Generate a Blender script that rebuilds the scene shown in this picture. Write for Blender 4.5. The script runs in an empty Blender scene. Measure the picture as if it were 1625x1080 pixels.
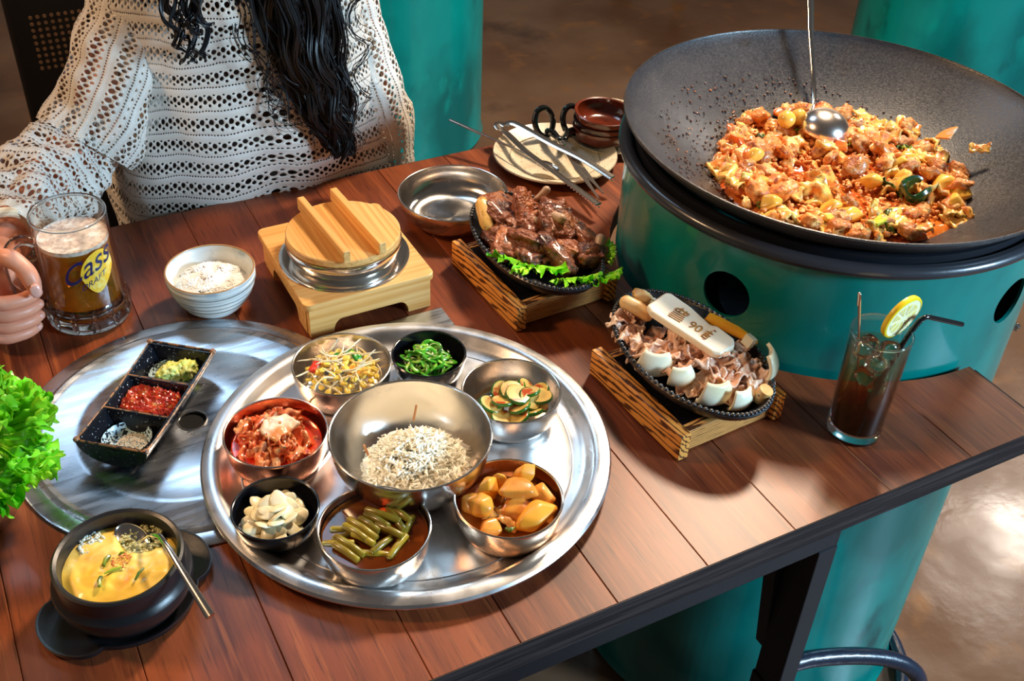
import bpy, bmesh, math, random
from mathutils import Vector, Matrix, noise, Euler
PI=math.pi; D=bpy.data; SC=bpy.context.scene; COL=SC.collection
sin,cos=math.sin,math.cos
# ---------------------------------------------------------------- camera, world, light, exposure
cam=D.objects.new('camera',D.cameras.new('camera')); COL.objects.link(cam); SC.camera=cam
cam.data.sensor_width=36; cam.data.sensor_fit='HORIZONTAL'; cam.data.lens=39.213; cam.data.clip_start=.02
cam.matrix_world=Matrix(((.88573,.25984,-.38466,-.33952),(-.46273,.56008,-.68717,-.82646),(.03689,.78664,.61631,1.6),(0,0,0,1)))
W=D.worlds.new('world'); SC.world=W; W.use_nodes=True
W.node_tree.nodes['Background'].inputs[0].default_value=(.62,.56,.52,1); W.node_tree.nodes['Background'].inputs[1].default_value=.065
def area(name,loc,target,size,power,color,size_y=None):
    l=D.lights.new(name,'AREA'); l.energy=power; l.color=color; l.size=size
    if size_y: l.shape='RECTANGLE'; l.size_y=size_y
    o=D.objects.new(name,l); COL.objects.link(o); o.location=loc
    o.rotation_euler=(Vector(target)-Vector(loc)).to_track_quat('-Z','Y').to_euler(); return o
area('key_light',(1.55,1.05,2.65),(.2,-.1,.75),.30,60,(1,.78,.56))
area('cool_light',(1.95,-2.0,1.75),(.25,.2,.75),.55,88,(.50,.76,1))
area('warm_light',(-1.6,.9,2.5),(.1,.2,.8),.35,22,(1,.62,.34))
area('ceiling_light',(.15,1.9,2.9),(0,.1,.75),.7,7,(.5,.74,1))
area('window_light',(3.9,1.4,2.7),(1.3,0,0),.4,13,(1,.88,.76))
SC.view_settings.view_transform='Standard'; SC.view_settings.look='None'; SC.view_settings.gamma=1; SC.view_settings.use_curve_mapping=False
SC.view_settings.exposure=.5
# ---------------------------------------------------------------- materials
def mat(name,col,rough=.5,metal=0,**k):
    """procedural material. noise=[(scale,detail,lo,hi,colour)], bump=(scale,strength,dist), stretch=(x,y,z)"""
    m=D.materials.new(name); m.use_nodes=True; nt=m.node_tree; N=nt.nodes; L=nt.links
    b=N['Principled BSDF']; b.inputs['Roughness'].default_value=rough; b.inputs['Metallic'].default_value=metal
    tc=N.new('ShaderNodeTexCoord'); mp=N.new('ShaderNodeMapping'); L.new(tc.outputs['UV' if k.get('uv') else 'Object'],mp.inputs[0])
    mp.inputs['Scale'].default_value=k.get('stretch',(1,1,1))
    if k.get('rot'): mp.inputs['Rotation'].default_value=k['rot']
    oi=N.new('ShaderNodeObjectInfo')
    mx=N.new('ShaderNodeRGB'); mx.outputs[0].default_value=(*col,1); cur=mx.outputs[0]
    for (sc,det,lo,hi,c) in k.get('noise',[]):
        n=N.new('ShaderNodeTexNoise'); n.noise_dimensions='4D'; n.inputs['Scale'].default_value=sc; n.inputs['Detail'].default_value=det
        L.new(mp.outputs[0],n.inputs['Vector']); 
        ml=N.new('ShaderNodeMath'); ml.operation='MULTIPLY'; ml.inputs[1].default_value=k.get('vary',7); L.new(oi.outputs['Random'],ml.inputs[0]); L.new(ml.outputs[0],n.inputs['W'])
        r=N.new('ShaderNodeMapRange'); r.inputs[1].default_value=lo; r.inputs[2].default_value=hi; L.new(n.outputs[0],r.inputs[0])
        q=N.new('ShaderNodeMixRGB'); L.new(r.outputs[0],q.inputs[0]); L.new(cur,q.inputs[1]); q.inputs[2].default_value=(*c,1); cur=q.outputs[0]
    if k.get('wave'):
        ws,wd,lo,hi,c=k['wave']; n=N.new('ShaderNodeTexWave'); n.inputs['Scale'].default_value=ws; n.inputs['Distortion'].default_value=wd; n.inputs['Detail'].default_value=3
        n.bands_direction=k.get('wdir','X'); n.inputs['Detail Scale'].default_value=1.5
        L.new(mp.outputs[0],n.inputs['Vector']); r=N.new('ShaderNodeMapRange'); r.inputs[1].default_value=lo; r.inputs[2].default_value=hi; L.new(n.outputs[1],r.inputs[0])
        q=N.new('ShaderNodeMixRGB'); L.new(r.outputs[0],q.inputs[0]); L.new(cur,q.inputs[1]); q.inputs[2].default_value=(*c,1); cur=q.outputs[0]
    if k.get('hue'):
        h=N.new('ShaderNodeHueSaturation'); r=N.new('ShaderNodeMapRange'); r.inputs[3].default_value=1-k['hue']; r.inputs[4].default_value=1+k['hue']
        L.new(oi.outputs['Random'],r.inputs[0]); L.new(r.outputs[0],h.inputs['Value']); L.new(cur,h.inputs['Color']); cur=h.outputs[0]
    L.new(cur,b.inputs['Base Color'])
    if k.get('bump'):
        sc,st,di=k['bump']; n=N.new('ShaderNodeTexNoise'); n.inputs['Scale'].default_value=sc; n.inputs['Detail'].default_value=4; L.new(mp.outputs[0],n.inputs['Vector'])
        bu=N.new('ShaderNodeBump'); bu.inputs['Strength'].default_value=st; bu.inputs['Distance'].default_value=di; L.new(n.outputs[0],bu.inputs['Height']); L.new(bu.outputs[0],b.inputs['Normal'])
    if k.get('rvar'):
        sc,lo,hi=k['rvar']; n=N.new('ShaderNodeTexNoise'); n.inputs['Scale'].default_value=sc; n.inputs['Detail'].default_value=3; L.new(mp.outputs[0],n.inputs['Vector'])
        r=N.new('ShaderNodeMapRange'); r.inputs[1].default_value=.35; r.inputs[2].default_value=.65; r.inputs[3].default_value=lo; r.inputs[4].default_value=hi; L.new(n.outputs[0],r.inputs[0]); L.new(r.outputs[0],b.inputs['Roughness'])
    if k.get('aniso'):
        t=N.new('ShaderNodeTangent'); t.direction_type='RADIAL'; t.axis='Z'; L.new(t.outputs[0],b.inputs['Tangent']); b.inputs['Anisotropic'].default_value=k['aniso']
    for a,v in (('coat','Coat Weight'),('trans','Transmission Weight'),('ior','IOR'),('sss','Subsurface Weight'),('spec','Specular IOR Level'),('sheen','Sheen Weight'),('coatr','Coat Roughness')):
        if a in k: b.inputs[v].default_value=k[a]
    if 'sss' in k:
        b.inputs['Subsurface Radius'].default_value=(.01,.004,.002); b.inputs['Subsurface Scale'].default_value=.6
    return m
steel=mat('brushed_steel',(.80,.76,.72),.2,1,aniso=.75,bump=(400,.04,.0004),rvar=(30,.16,.28))
steel_tray=mat('tray_steel',(.84,.83,.83),.3,1,bump=(900,.12,.0003),rvar=(25,.26,.38))
steel_plain=mat('polished_steel',(.85,.80,.74),.16,1,bump=(90,.1,.0006))
steel_disc=mat('scuffed_steel',(.60,.63,.68),.28,1,stretch=(1,7,1),bump=(40,.03,.0004),rvar=(14,.22,.34))
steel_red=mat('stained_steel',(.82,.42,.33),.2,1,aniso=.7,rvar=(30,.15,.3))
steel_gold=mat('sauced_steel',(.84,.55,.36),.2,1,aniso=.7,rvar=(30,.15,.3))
blackgl=mat('black_melamine',(.006,.006,.008),.14,0,coat=.4)
castiron=mat('cast_iron',(.012,.012,.014),.38,0,bump=(300,.5,.0006),rvar=(60,.25,.5),spec=.7)
stone=mat('black_stoneware',(.010,.010,.012),.36,0,bump=(160,.25,.0005),spec=.6)
blackmetal=mat('black_powder_steel',(.006,.007,.011),.5,0,spec=.35,bump=(300,.2,.0003))
rubber=mat('black_rubber',(.012,.013,.016),.45)
glass=mat('clear_glass',(1,1,1),.0,0,trans=1,ior=1.45)
def thin(name,col,ior=1.45,body=0,bodycol=None,ramp=None,rough=.02):
    """thin clear wall: light passes straight through, tinted, with a fresnel reflection; body = cloudy share"""
    m=D.materials.new(name); m.use_nodes=True; nt=m.node_tree; N=nt.nodes; L=nt.links; N.remove(N['Principled BSDF'])
    t=N.new('ShaderNodeBsdfTransparent'); t.inputs[0].default_value=(*col,1); g=N.new('ShaderNodeBsdfGlossy'); g.inputs['Roughness'].default_value=rough
    lw=N.new('ShaderNodeLayerWeight'); lw.inputs[0].default_value=.5; pw=N.new('ShaderNodeMath'); pw.operation='POWER'; pw.inputs[1].default_value=3.2; L.new(lw.outputs['Facing'],pw.inputs[0]); f=N.new('ShaderNodeMapRange'); f.inputs[3].default_value=((ior-1)/(ior+1))**2; f.inputs[4].default_value=.85; L.new(pw.outputs[0],f.inputs[0]); cur=t.outputs[0]
    if ramp:
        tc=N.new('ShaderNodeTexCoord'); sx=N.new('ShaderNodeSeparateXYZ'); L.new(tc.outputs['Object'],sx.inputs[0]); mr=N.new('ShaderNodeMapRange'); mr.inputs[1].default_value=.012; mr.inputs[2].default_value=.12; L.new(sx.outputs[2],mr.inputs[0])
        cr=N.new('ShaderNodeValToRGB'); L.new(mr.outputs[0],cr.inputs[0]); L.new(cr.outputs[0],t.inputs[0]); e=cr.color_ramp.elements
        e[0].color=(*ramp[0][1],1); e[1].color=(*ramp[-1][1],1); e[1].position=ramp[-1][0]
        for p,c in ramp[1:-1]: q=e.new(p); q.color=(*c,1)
    if body:
        d=N.new('ShaderNodeBsdfTranslucent'); d.inputs[0].default_value=(*bodycol,1); d2=N.new('ShaderNodeBsdfDiffuse'); d2.inputs[0].default_value=(*bodycol,1); a=N.new('ShaderNodeMixShader'); a.inputs[0].default_value=.5; L.new(d.outputs[0],a.inputs[1]); L.new(d2.outputs[0],a.inputs[2])
        b=N.new('ShaderNodeMixShader'); b.inputs[0].default_value=body; L.new(cur,b.inputs[1]); L.new(a.outputs[0],b.inputs[2]); cur=b.outputs[0]
    x=N.new('ShaderNodeMixShader'); L.new(f.outputs[0],x.inputs[0]); L.new(cur,x.inputs[1]); L.new(g.outputs[0],x.inputs[2]); L.new(x.outputs[0],N['Material Output'].inputs[0]); return m
wallglass=thin('thin_glass',(.97,.985,.98),1.5)
cream=mat('cream_glaze',(.80,.70,.52),.3,0,noise=[(40,3,.5,.7,(.62,.50,.34)),(400,2,.62,.68,(.25,.15,.08))],bump=(60,.2,.001))
browngl=mat('brown_lacquer',(.17,.026,.008),.18,0,noise=[(14,3,.42,.58,(.035,.008,.005))],coat=.5)
blackplastic=mat('black_plastic',(.008,.008,.009),.18,coat=.5)
bamboo=mat('bamboo',(.86,.50,.17),.38,0,stretch=(1,60,60) ,noise=[(3,4,.42,.62,(.74,.36,.09))],bump=(12,.08,.0004),hue=.06)
bambooY=mat('bamboo_along',(.84,.49,.17),.38,0,stretch=(70,1,70),noise=[(3,4,.42,.62,(.68,.32,.08))],bump=(12,.08,.0004),hue=.06)
charX=mat('charred_pine_cross',(.80,.36,.09),.5,0,stretch=(1,9,9),wave=(16,5,.58,.82,(.08,.025,.006)),wdir='Z',bump=(40,.3,.001))
charY=mat('charred_pine',(.85,.36,.07),.45,0,stretch=(9,1.2,9),wave=(9,7,.58,.85,(.10,.03,.006)),wdir='DIAGONAL',bump=(40,.3,.001))
floor_m=mat('stained_concrete',(.13,.062,.032),.25,0,noise=[(2.2,6,.42,.62,(.20,.11,.062)),(9,6,.55,.72,(.25,.11,.04)),(3,8,.60,.72,(.06,.034,.022))],bump=(22,.16,.004),rvar=(5,.14,.32))
teal=mat('teal_drum_paint',(.0,.235,.205),.26,0,noise=[(5,6,.45,.65,(.0,.11,.10)),(9,8,.57,.68,(.0,.27,.22)),(7,8,.60,.70,(.0,.07,.07)),(60,2,.78,.80,(.30,.08,.02))],bump=(10,.25,.004),coat=.35,stretch=(1,1,.6))
def woodm():
    return mat('walnut_laminate',(.27,.064,.020),.37,0,stretch=(14,.7,1),noise=[(3,8,.40,.66,(.11,.024,.010)),(12,9,.52,.72,(.33,.090,.026)),(34,7,.54,.80,(.045,.012,.006))],bump=(60,.06,.0003),vary=40,hue=.07,spec=.38)
walnut=woodm()
edge_m=mat('dark_edge_banding',(.012,.009,.010),.55,0,spec=.25,stretch=(1,30,30),noise=[(8,6,.45,.6,(.040,.030,.030))],bump=(30,.5,.001))
# ---------------------------------------------------------------- mesh helpers
class MB:
    def __init__(s): s.v=[]; s.f=[]; s.uv=[]
    def add(s,vs,fs):
        o=len(s.v); s.v+= [tuple(v) for v in vs]; s.f+=[tuple(i+o for i in f) for f in fs]; return s
    def box(s,c,d,rz=0):
        M=Matrix.Rotation(rz,3,'Z'); c=Vector(c); vs=[c+M@Vector((x*d[0]/2,y*d[1]/2,z*d[2]/2)) for x in(-1,1) for y in(-1,1) for z in(-1,1)]
        return s.add(vs,[(0,1,3,2),(4,6,7,5),(0,4,5,1),(2,3,7,6),(0,2,6,4),(1,5,7,3)])
    def lathe(s,prof,n=64,c=(0,0,0),a=1,b=1):
        """prof: list of (r,z). r=0 ends close to a point"""
        vs=[];rings=[]
        for r,z in prof:
            if r<1e-6: rings.append([len(vs)]); vs.append((c[0],c[1],c[2]+z))
            else:
                rings.append(list(range(len(vs),len(vs)+n)))
                vs+=[(c[0]+r*a*cos(2*PI*i/n),c[1]+r*b*sin(2*PI*i/n),c[2]+z) for i in range(n)]
        fs=[]
        for A,B in zip(rings,rings[1:]):
            for i in range(n):
                j=(i+1)%n
                if len(A)==1 and len(B)==1: break
                if len(A)==1: fs.append((A[0],B[j],B[i]))
                elif len(B)==1: fs.append((A[i],A[j],B[0]))
                else: fs.append((A[i],A[j],B[j],B[i]))
        return s.add(vs,fs)
    def tube(s,path,rad,n=8,flat=1,cap=True,up=None):
        P=[Vector(p) for p in path]; 
        if not hasattr(rad,'__len__'): rad=[rad]*len(P)
        vs=[];t0=None; U=None
        for i,p in enumerate(P):
            t=(P[min(i+1,len(P)-1)]-P[max(i-1,0)]).normalized()
            if U is None:
                U=Vector(up) if up else (Vector((0,0,1)) if abs(t.z)<.9 else Vector((1,0,0)))
            U=(U-t*U.dot(t)).normalized(); V=t.cross(U)
            for k in range(n):
                a=2*PI*k/n; vs.append(p+U*cos(a)*rad[i]*flat+V*sin(a)*rad[i])
        fs=[(i*n+k,i*n+(k+1)%n,(i+1)*n+(k+1)%n,(i+1)*n+k) for i in range(len(P)-1) for k in range(n)]
        if cap:
            fs.append(tuple(range(n-1,-1,-1))); fs.append(tuple((len(P)-1)*n+k for k in range(n)))
        return s.add(vs,fs)
    def cap_tube(s,path,rad,n=12,**k):
        """tube with rounded ends"""
        P=[Vector(p) for p in path]; R=list(rad) if hasattr(rad,'__len__') else [rad]*len(P)
        a=(P[0]-P[1]).normalized(); b=(P[-1]-P[-2]).normalized()
        e=[(.45,.89),(.8,.6),(.97,.25)]
        pre=[(P[0]+a*R[0]*.98,R[0]*.15)]+[(P[0]+a*R[0]*y,R[0]*x) for x,y in e]
        post=[(P[-1]+b*R[-1]*y,R[-1]*x) for x,y in e[::-1]]+[(P[-1]+b*R[-1]*.98,R[-1]*.15)]
        return s.tube([p for p,_ in pre]+P+[p for p,_ in post],[r for _,r in pre]+R+[r for _,r in post],n,**k)
    def grid(s,fn,nu,nv,thick=0,uvfn=None):
        vs=[Vector(fn(i/(nu-1),j/(nv-1))) for j in range(nv) for i in range(nu)]
        fs=[(j*nu+i,j*nu+i+1,(j+1)*nu+i+1,(j+1)*nu+i) for j in range(nv-1) for i in range(nu-1)]
        if thick:
            nm=[Vector() for _ in vs]
            for f in fs:
                n_=(vs[f[1]]-vs[f[0]]).cross(vs[f[3]]-vs[f[0]])
                for q in f: nm[q]+=n_
            m=len(vs); vs2=[v-n_.normalized()*thick if n_.length>0 else v for v,n_ in zip(vs,nm)]
            fs2=[tuple(q+m for q in f[::-1]) for f in fs]
            bd=[i for i in range(nu)]+[j*nu+nu-1 for j in range(1,nv)]+[(nv-1)*nu+i for i in range(nu-2,-1,-1)]+[j*nu for j in range(nv-2,0,-1)]
            fs3=[(bd[(i+1)%len(bd)],bd[i],bd[i]+m,bd[(i+1)%len(bd)]+m) for i in range(len(bd))]
            vs=vs+vs2; fs=fs+fs2+fs3
        return s.add(vs,fs)
    def me(s,name,smooth=True,merge=False,auto=None):
        m=D.meshes.new(name); m.from_pydata([tuple(v) for v in s.v],[],s.f); m.validate()
        b=bmesh.new(); b.from_mesh(m)
        if merge: bmesh.ops.remove_doubles(b,verts=b.verts,dist=merge)
        bmesh.ops.recalc_face_normals(b,faces=b.faces); b.to_mesh(m); b.free()
        if smooth:
            for p in m.polygons: p.use_smooth=True
            if auto:
                m.set_sharp_from_angle(angle=math.radians(auto))
        return m
def obj(name,me,mt,parent=None,loc=(0,0,0),rot=(0,0,0),scale=(1,1,1),mods=(),**tg):
    if isinstance(me,MB): me=me.me(name,auto=tg.pop('auto',35),smooth=tg.pop('smooth',True))
    tg.pop('auto',0); tg.pop('smooth',0)
    o=D.objects.new(name,me); COL.objects.link(o)
    if mt and not me.materials: me.materials.append(mt)
    o.location=loc; o.rotation_euler=rot; o.scale=scale if hasattr(scale,'__len__') else (scale,)*3
    if parent: o.parent=parent
    for m in mods:
        if m[0]=='bevel':
            q=o.modifiers.new('bevel','BEVEL'); q.width=m[1]; q.segments=m[2] if len(m)>2 else 2; q.limit_method='ANGLE'
        if m[0]=='sub': q=o.modifiers.new('sub','SUBSURF'); q.levels=q.render_levels=m[1]
    for k,v in tg.items(): o[k]=v
    return o
def thing(name,label,category,loc=(0,0,0),rz=0,group=None,rot=None):
    o=D.objects.new(name,None); COL.objects.link(o); o.empty_display_size=.02; o.location=loc; o.rotation_euler=rot or (0,0,rz)
    o['label']=label; o['category']=category
    if group: o['group']=group
    return o
def cut(o,mb,loc=(0,0,0),rot=(0,0,0)):
    """boolean difference, baked into the mesh at once; the cutter is removed"""
    c=D.objects.new('cutter',mb.me('cutter',smooth=False)); COL.objects.link(c); c.location=loc; c.rotation_euler=rot
    p=o.parent; o.parent=None; m=o.modifiers.new('b','BOOLEAN'); m.object=c; m.operation='DIFFERENCE'; m.solver='EXACT'
    bpy.context.view_layer.update(); dg=bpy.context.evaluated_depsgraph_get()
    me=D.meshes.new_from_object(o.evaluated_get(dg)); o.modifiers.remove(m); D.objects.remove(c); o.data=me; o.parent=p
    me.set_sharp_from_angle(angle=math.radians(35)); return o
def ico(seed,size,rough=.18,freq=2.2,sub=3,flat=0):
    bm=bmesh.new(); bmesh.ops.create_icosphere(bm,subdivisions=sub,radius=1)
    o=Vector((seed*7.3,seed*3.1,seed*1.7))
    for v in bm.verts:
        d=v.co.normalized(); r=1+rough*noise.fractal(d*freq+o,.8,2.2,4)
        p=d*r
        if flat: # box-ish
            p=Vector([math.copysign(abs(c)**(1-flat),c) for c in p])
        v.co=Vector((p.x*size[0],p.y*size[1],p.z*size[2]))
    m=D.meshes.new('lump'); bm.to_mesh(m); bm.free()
    for q in m.polygons: q.use_smooth=True
    return m
def sheet(seed,w,l,th,amp,freq,nu=14,nv=18,ragged=.15,curl=0):
    o=Vector((seed*5.1,seed*2.3,0)); mb=MB()
    def fn(u,v):
        x=(u-.5)*w*(1+ragged*noise.noise(Vector((v*3,seed,1)))*2); y=(v-.5)*l*(1+ragged*noise.noise(Vector((u*3,seed,5)))*2)
        z=amp*noise.fractal(Vector((u*freq,v*freq*l/w,0))+o,.7,2,3)
        x+=amp*.6*noise.noise(Vector((u*freq,v*freq,9))+o)
        if curl: a=(v-.5)*curl; y=l/curl*sin(a); z+=l/curl*(cos(a)-1)
        return (x,y,z)
    mb.grid(fn,nu,nv,th); return mb.me('sheet')
def where(dx,dy,r,words=('edge','middle')):
    """place of a piece in its heap as seen from the camera side"""
    x=dx*.886-dy*.463; y=dx*.463+dy*.886; d=math.hypot(x,y)/r
    if d<.22: return 'at the centre'
    a=math.degrees(math.atan2(y,x))%360; k=int((a+22.5)//45)%8
    s=['right','rear right','rear','rear left','left','front left','front','front right'][k]
    return ('at the %s edge'%s) if d>.72 else ('%s of the centre'%{'rear':'behind','front':'in front','left':'left','right':'right'}.get(s,s) if s in('left','right') else 'in the inner %s'%s)
def hull(seed,size,n=11,bev=.18):
    R=random.Random(seed); bm=bmesh.new()
    for i in range(n):
        z=1-2*(i+.5)/n; a=i*2.4+R.uniform(-.5,.5); q=math.sqrt(1-z*z); k=R.uniform(.85,1.15)
        bm.verts.new((q*cos(a)*k,q*sin(a)*k,z*k))
    bmesh.ops.convex_hull(bm,input=bm.verts); 
    bmesh.ops.dissolve_limit(bm,angle_limit=.25,verts=bm.verts,edges=bm.edges)
    bmesh.ops.bevel(bm,geom=list(bm.edges),offset=bev,segments=3,affect='EDGES',profile=.6)
    for v in bm.verts: v.co=Vector((v.co.x*size[0],v.co.y*size[1],v.co.z*size[2]))
    m=D.meshes.new('chunk'); bm.to_mesh(m); bm.free()
    for q in m.polygons: q.use_smooth=True
    return m
rnd=random.Random(7)
def setmat(me,m): me.materials.clear(); me.materials.append(m); return me
def heap(name,label,cat,group,meshes,n,c,r,z0,h,tilt=.5,seed=1,sc=(.85,1.15),lean=0,ry=None,power=1.0,spots=None):
    R=random.Random(seed); out=[]
    for i in range(n):
        if spots: x,y,dz,rot=spots[i]; z=c[2]+z0+dz
        else:
            q=((i+.5)/n)**(.5*power); a=i*2.39996+R.uniform(-.3,.3); x=q*r*cos(a); y=q*(ry or r)*sin(a)
            z=c[2]+z0+h*(1-q*q)+R.uniform(-.0015,.0015); rot=None
        o=obj(name,meshes[i%len(meshes)],None,None,(c[0]+x,c[1]+y,z),rot or (R.uniform(-tilt,tilt),R.uniform(-tilt,tilt),R.uniform(0,6.28)),R.uniform(*sc))
        o['label']=label+' '+where(x,y,r); o['category']=cat; o['group']=group; out.append(o)
    return out
T=.75
# ---------------------------------------------------------------- floor
fl=MB().box((1.5,2.2,-.05),(10,9,.1)); obj('floor',fl,floor_m,kind='structure',smooth=False)
# ---------------------------------------------------------------- table
tb=thing('restaurant_table','long walnut laminate restaurant table with dark edge, notched around the big teal drum','table',(0,0,0))
DC=(.672,.125); NR=.287
def plank_mesh(x0,x1,y0,y1,z0,z1,notch):
    """a board between x0..x1 clipped against the round notch; side joints bevelled"""
    g=.0003; xs=[x0+g+(x1-x0-2*g)*i/6 for i in range(7)]
    segs=[[]]; top=[]
    pieces=[]
    lo=[(x,y0) for x in xs]; 
    def arc(x,s):
        d=NR*NR-(x-DC[0])**2
        return None if d<=0 else DC[1]+s*math.sqrt(d)
    if notch and arc(x1,1) is not None:
        xm=[x for x in xs]
        a0=DC[0]-NR
        if a0>x0: xm=sorted(set(xs+[a0+.0002,a0+.004,a0+.012]))
        # low piece
        L=[(x,y0) for x in xm]; U=[(x,(arc(x,-1) if arc(x,-1) is not None else DC[1])) for x in xm]
        pieces.append((L,U)); L2=[(x,(arc(x,1) if arc(x,1) is not None else DC[1])) for x in xm]; U2=[(x,y1) for x in xm]
        pieces.append((L2,U2))
    else: pieces.append(([(x,y0) for x in xs],[(x,y1) for x in xs]))
    res=[]; b=.0007
    for L,U in pieces:
        mb=MB()
        n=len(L)
        vs=[(x,y,z0) for x,y in L]+[(x,y,z0) for x,y in U]+[(x,y,z1-b) for x,y in L]+[(x,y,z1-b) for x,y in U]
        ti=[min(max(x,x0+g+b),x1-g-b) for x,_ in L]
        vs+=[(ti[i],y,z1) for i,(x,y) in enumerate(L)]+[(ti[i],y,z1) for i,(x,y) in enumerate(U)]
        fs=[]
        for i in range(n-1):
            fs.append((i,n+i,n+i+1,i+1)); fs.append((4*n+i,4*n+i+1,5*n+i+1,5*n+i))
            fs.append((i,i+1,2*n+i+1,2*n+i)); fs.append((2*n+i,2*n+i+1,4*n+i+1,4*n+i))
            fs.append((n+i+1,n+i,3*n+i,3*n+i+1)); fs.append((3*n+i+1,3*n+i,5*n+i,5*n+i+1))
        for e in (0,n-1):
            fs.append((e,2*n+e,3*n+e,n+e)); fs.append((2*n+e,4*n+e,5*n+e,3*n+e))
        res.append(mb.add(vs,fs))
    return res
J=[-1.0,-.88,-.76,-.65,-.53,-.42,-.324,-.21,-.099,-.01,.095,.2,.31,.44,.56,.6795]
for a,b in zip(J,J[1:]):
    for mb_ in plank_mesh(a,b,-.2812,.5805,T-.006,T,True): obj('plank',mb_,walnut,tb,smooth=False)
# core with notch, edge banding
cr=MB()
def poly_prism(P,z0,z1,mb):
    n=len(P); mb.add([(x,y,z0) for x,y in P]+[(x,y,z1) for x,y in P],[tuple(range(n-1,-1,-1)),tuple(range(n,2*n))]+[(i,(i+1)%n,n+(i+1)%n,n+i) for i in range(n)]); return mb
a1=math.atan2(-math.sqrt(NR**2-(.679-DC[0])**2),.679-DC[0]); a2=-a1
arc=[(DC[0]+NR*cos(t),DC[1]+NR*sin(t)) for t in [a1-(2*PI-2*abs(a1))*i/32 for i in range(33)]]
P=[(-1,-.281),(.679,-.281)]+arc+[(.679,.58),(-1,.58)]
obj('core',poly_prism(P,T-.034,T-.0061,MB()),edge_m,tb,smooth=False)
eb=MB().box((-.16,-.2818,T-.0172),(1.681,.0014,.0336)).box((.6802,-.2255,T-.0172),(.0014,.112,.0336)).box((-.16,.5812,T-.0172),(1.681,.0014,.0336)).box((.6802,.502,T-.0172),(.0014,.158,.0336))
obj('edge_band',eb,edge_m,tb,smooth=False,label='thin dark grained edge strip')
fr=MB().box((-.30,-.258,T-.0495),(1.375,.040,.031)).box((-.30,.545,T-.054),(1.39,.035,.04)).box((-.98,.15,T-.054),(.035,.76,.04)); obj('apron',fr,blackmetal,tb,smooth=False,mods=[('bevel',.002)],label='black steel frame under the top')
def beam(a,b,w,d,name,ax=(0,1,0)):
    a,b=Vector(a),Vector(b); t=(b-a).normalized(); y=Vector(ax); x=y.cross(t).normalized(); y=t.cross(x)
    vs=[p+x*w/2*i+y*d/2*j for p in(a,b) for i,j in((-1,-1),(1,-1),(1,1),(-1,1))]
    mb=MB().add(vs,[(3,2,1,0),(4,5,6,7)]+[(i,(i+1)%4,4+(i+1)%4,4+i) for i in range(4)])
    return obj(name,mb,blackmetal,tb,smooth=False,mods=[('bevel',.0015)])
beam((.374,-.258,T-.065),(.374,-.258,0),.027,.042,'leg'); beam((-.95,-.245,T-.074),(-.95,-.245,0),.045,.035,'leg')
beam((.33,.545,T-.074),(.33,.545,0),.045,.035,'leg'); beam((-.95,.545,T-.074),(-.95,.545,0),.045,.035,'leg')
beam((.374,-.258,.425),(.374,-.258,.0005),.031,.046,'leg_sleeve')
beam((.350,-.226,T-.065),(.372,-.232,.47),.018,.018,'brace')
# ---------------------------------------------------------------- drums
def drum_body(r,z1,holes,name_thing,label,loc,rz=0,top=True):
    t=thing(name_thing,label,'drum',loc,rz)
    prof=[(r,0),(r+.006,.01),(r,.022),(r,z1),(r-.004,z1),(r-.004,.03),(0,.03),(0,0)] if not top else [(0,.0),(r,0),(r+.006,.01),(r,.022),(r,z1)]+[(r-.01,z1-.0),(r-.014,z1-.012),(0,z1-.012)]
    w=obj('drum_wall',MB().lathe(prof,128),teal,t)
    for ang,z,hr in holes:
        c=MB().tube([(r-.06,0,0),(r+.05,0,0)],hr,40); c.v=[(Matrix.Rotation(ang,3,'Z')@Vector(v))+Vector((0,0,z)) for v in c.v]; cut(w,c)
    return t,w
dt,_=drum_body(.278,.903,[(math.radians(-155.3),.825,.031),(math.radians(-77),.822,.031),(math.radians(-10),.825,.031)],'wok_drum','big teal oil drum with round air holes, carrying the wok beside the table',(DC[0],DC[1],0),0,False)
obj('rolled_rim',MB().lathe([(.280+.0095*cos(a),.905+.0085*sin(a)) for a in [2*PI*i/14 for i in range(15)]],128),mat('rubber_trim',(.03,.032,.04),.28,coat=.3,bump=(50,.3,.001)),dt,label='black rolled rim')
obj('support_ring',MB().lathe([(.268,.86),(.268,.918),(.262,.918),(.262,.86),(.268,.86)],96),blackmetal,dt)
obj('burner',MB().lathe([(0,.55),(.16,.55),(.16,.62),(.12,.66),(.06,.66),(.05,.62),(0,.62)],48),castiron,dt)
obj('bolt',MB().lathe([(0,0),(.006,0),(.006,.004),(.003,.007),(0,.007)],12),steel_plain,dt,loc=(.279*cos(-.95),.279*sin(-.95),.72),rot=(0,PI/2,-.95))
drum_body(.285,.86,[],'oil_drum','closed teal oil drum standing behind the table beside the person',(.80,2.05,0),.4)
drum_body(.285,.86,[],'oil_drum','closed teal oil drum on the floor behind the wok, top right',(2.23,1.26,0),1.4)
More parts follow.
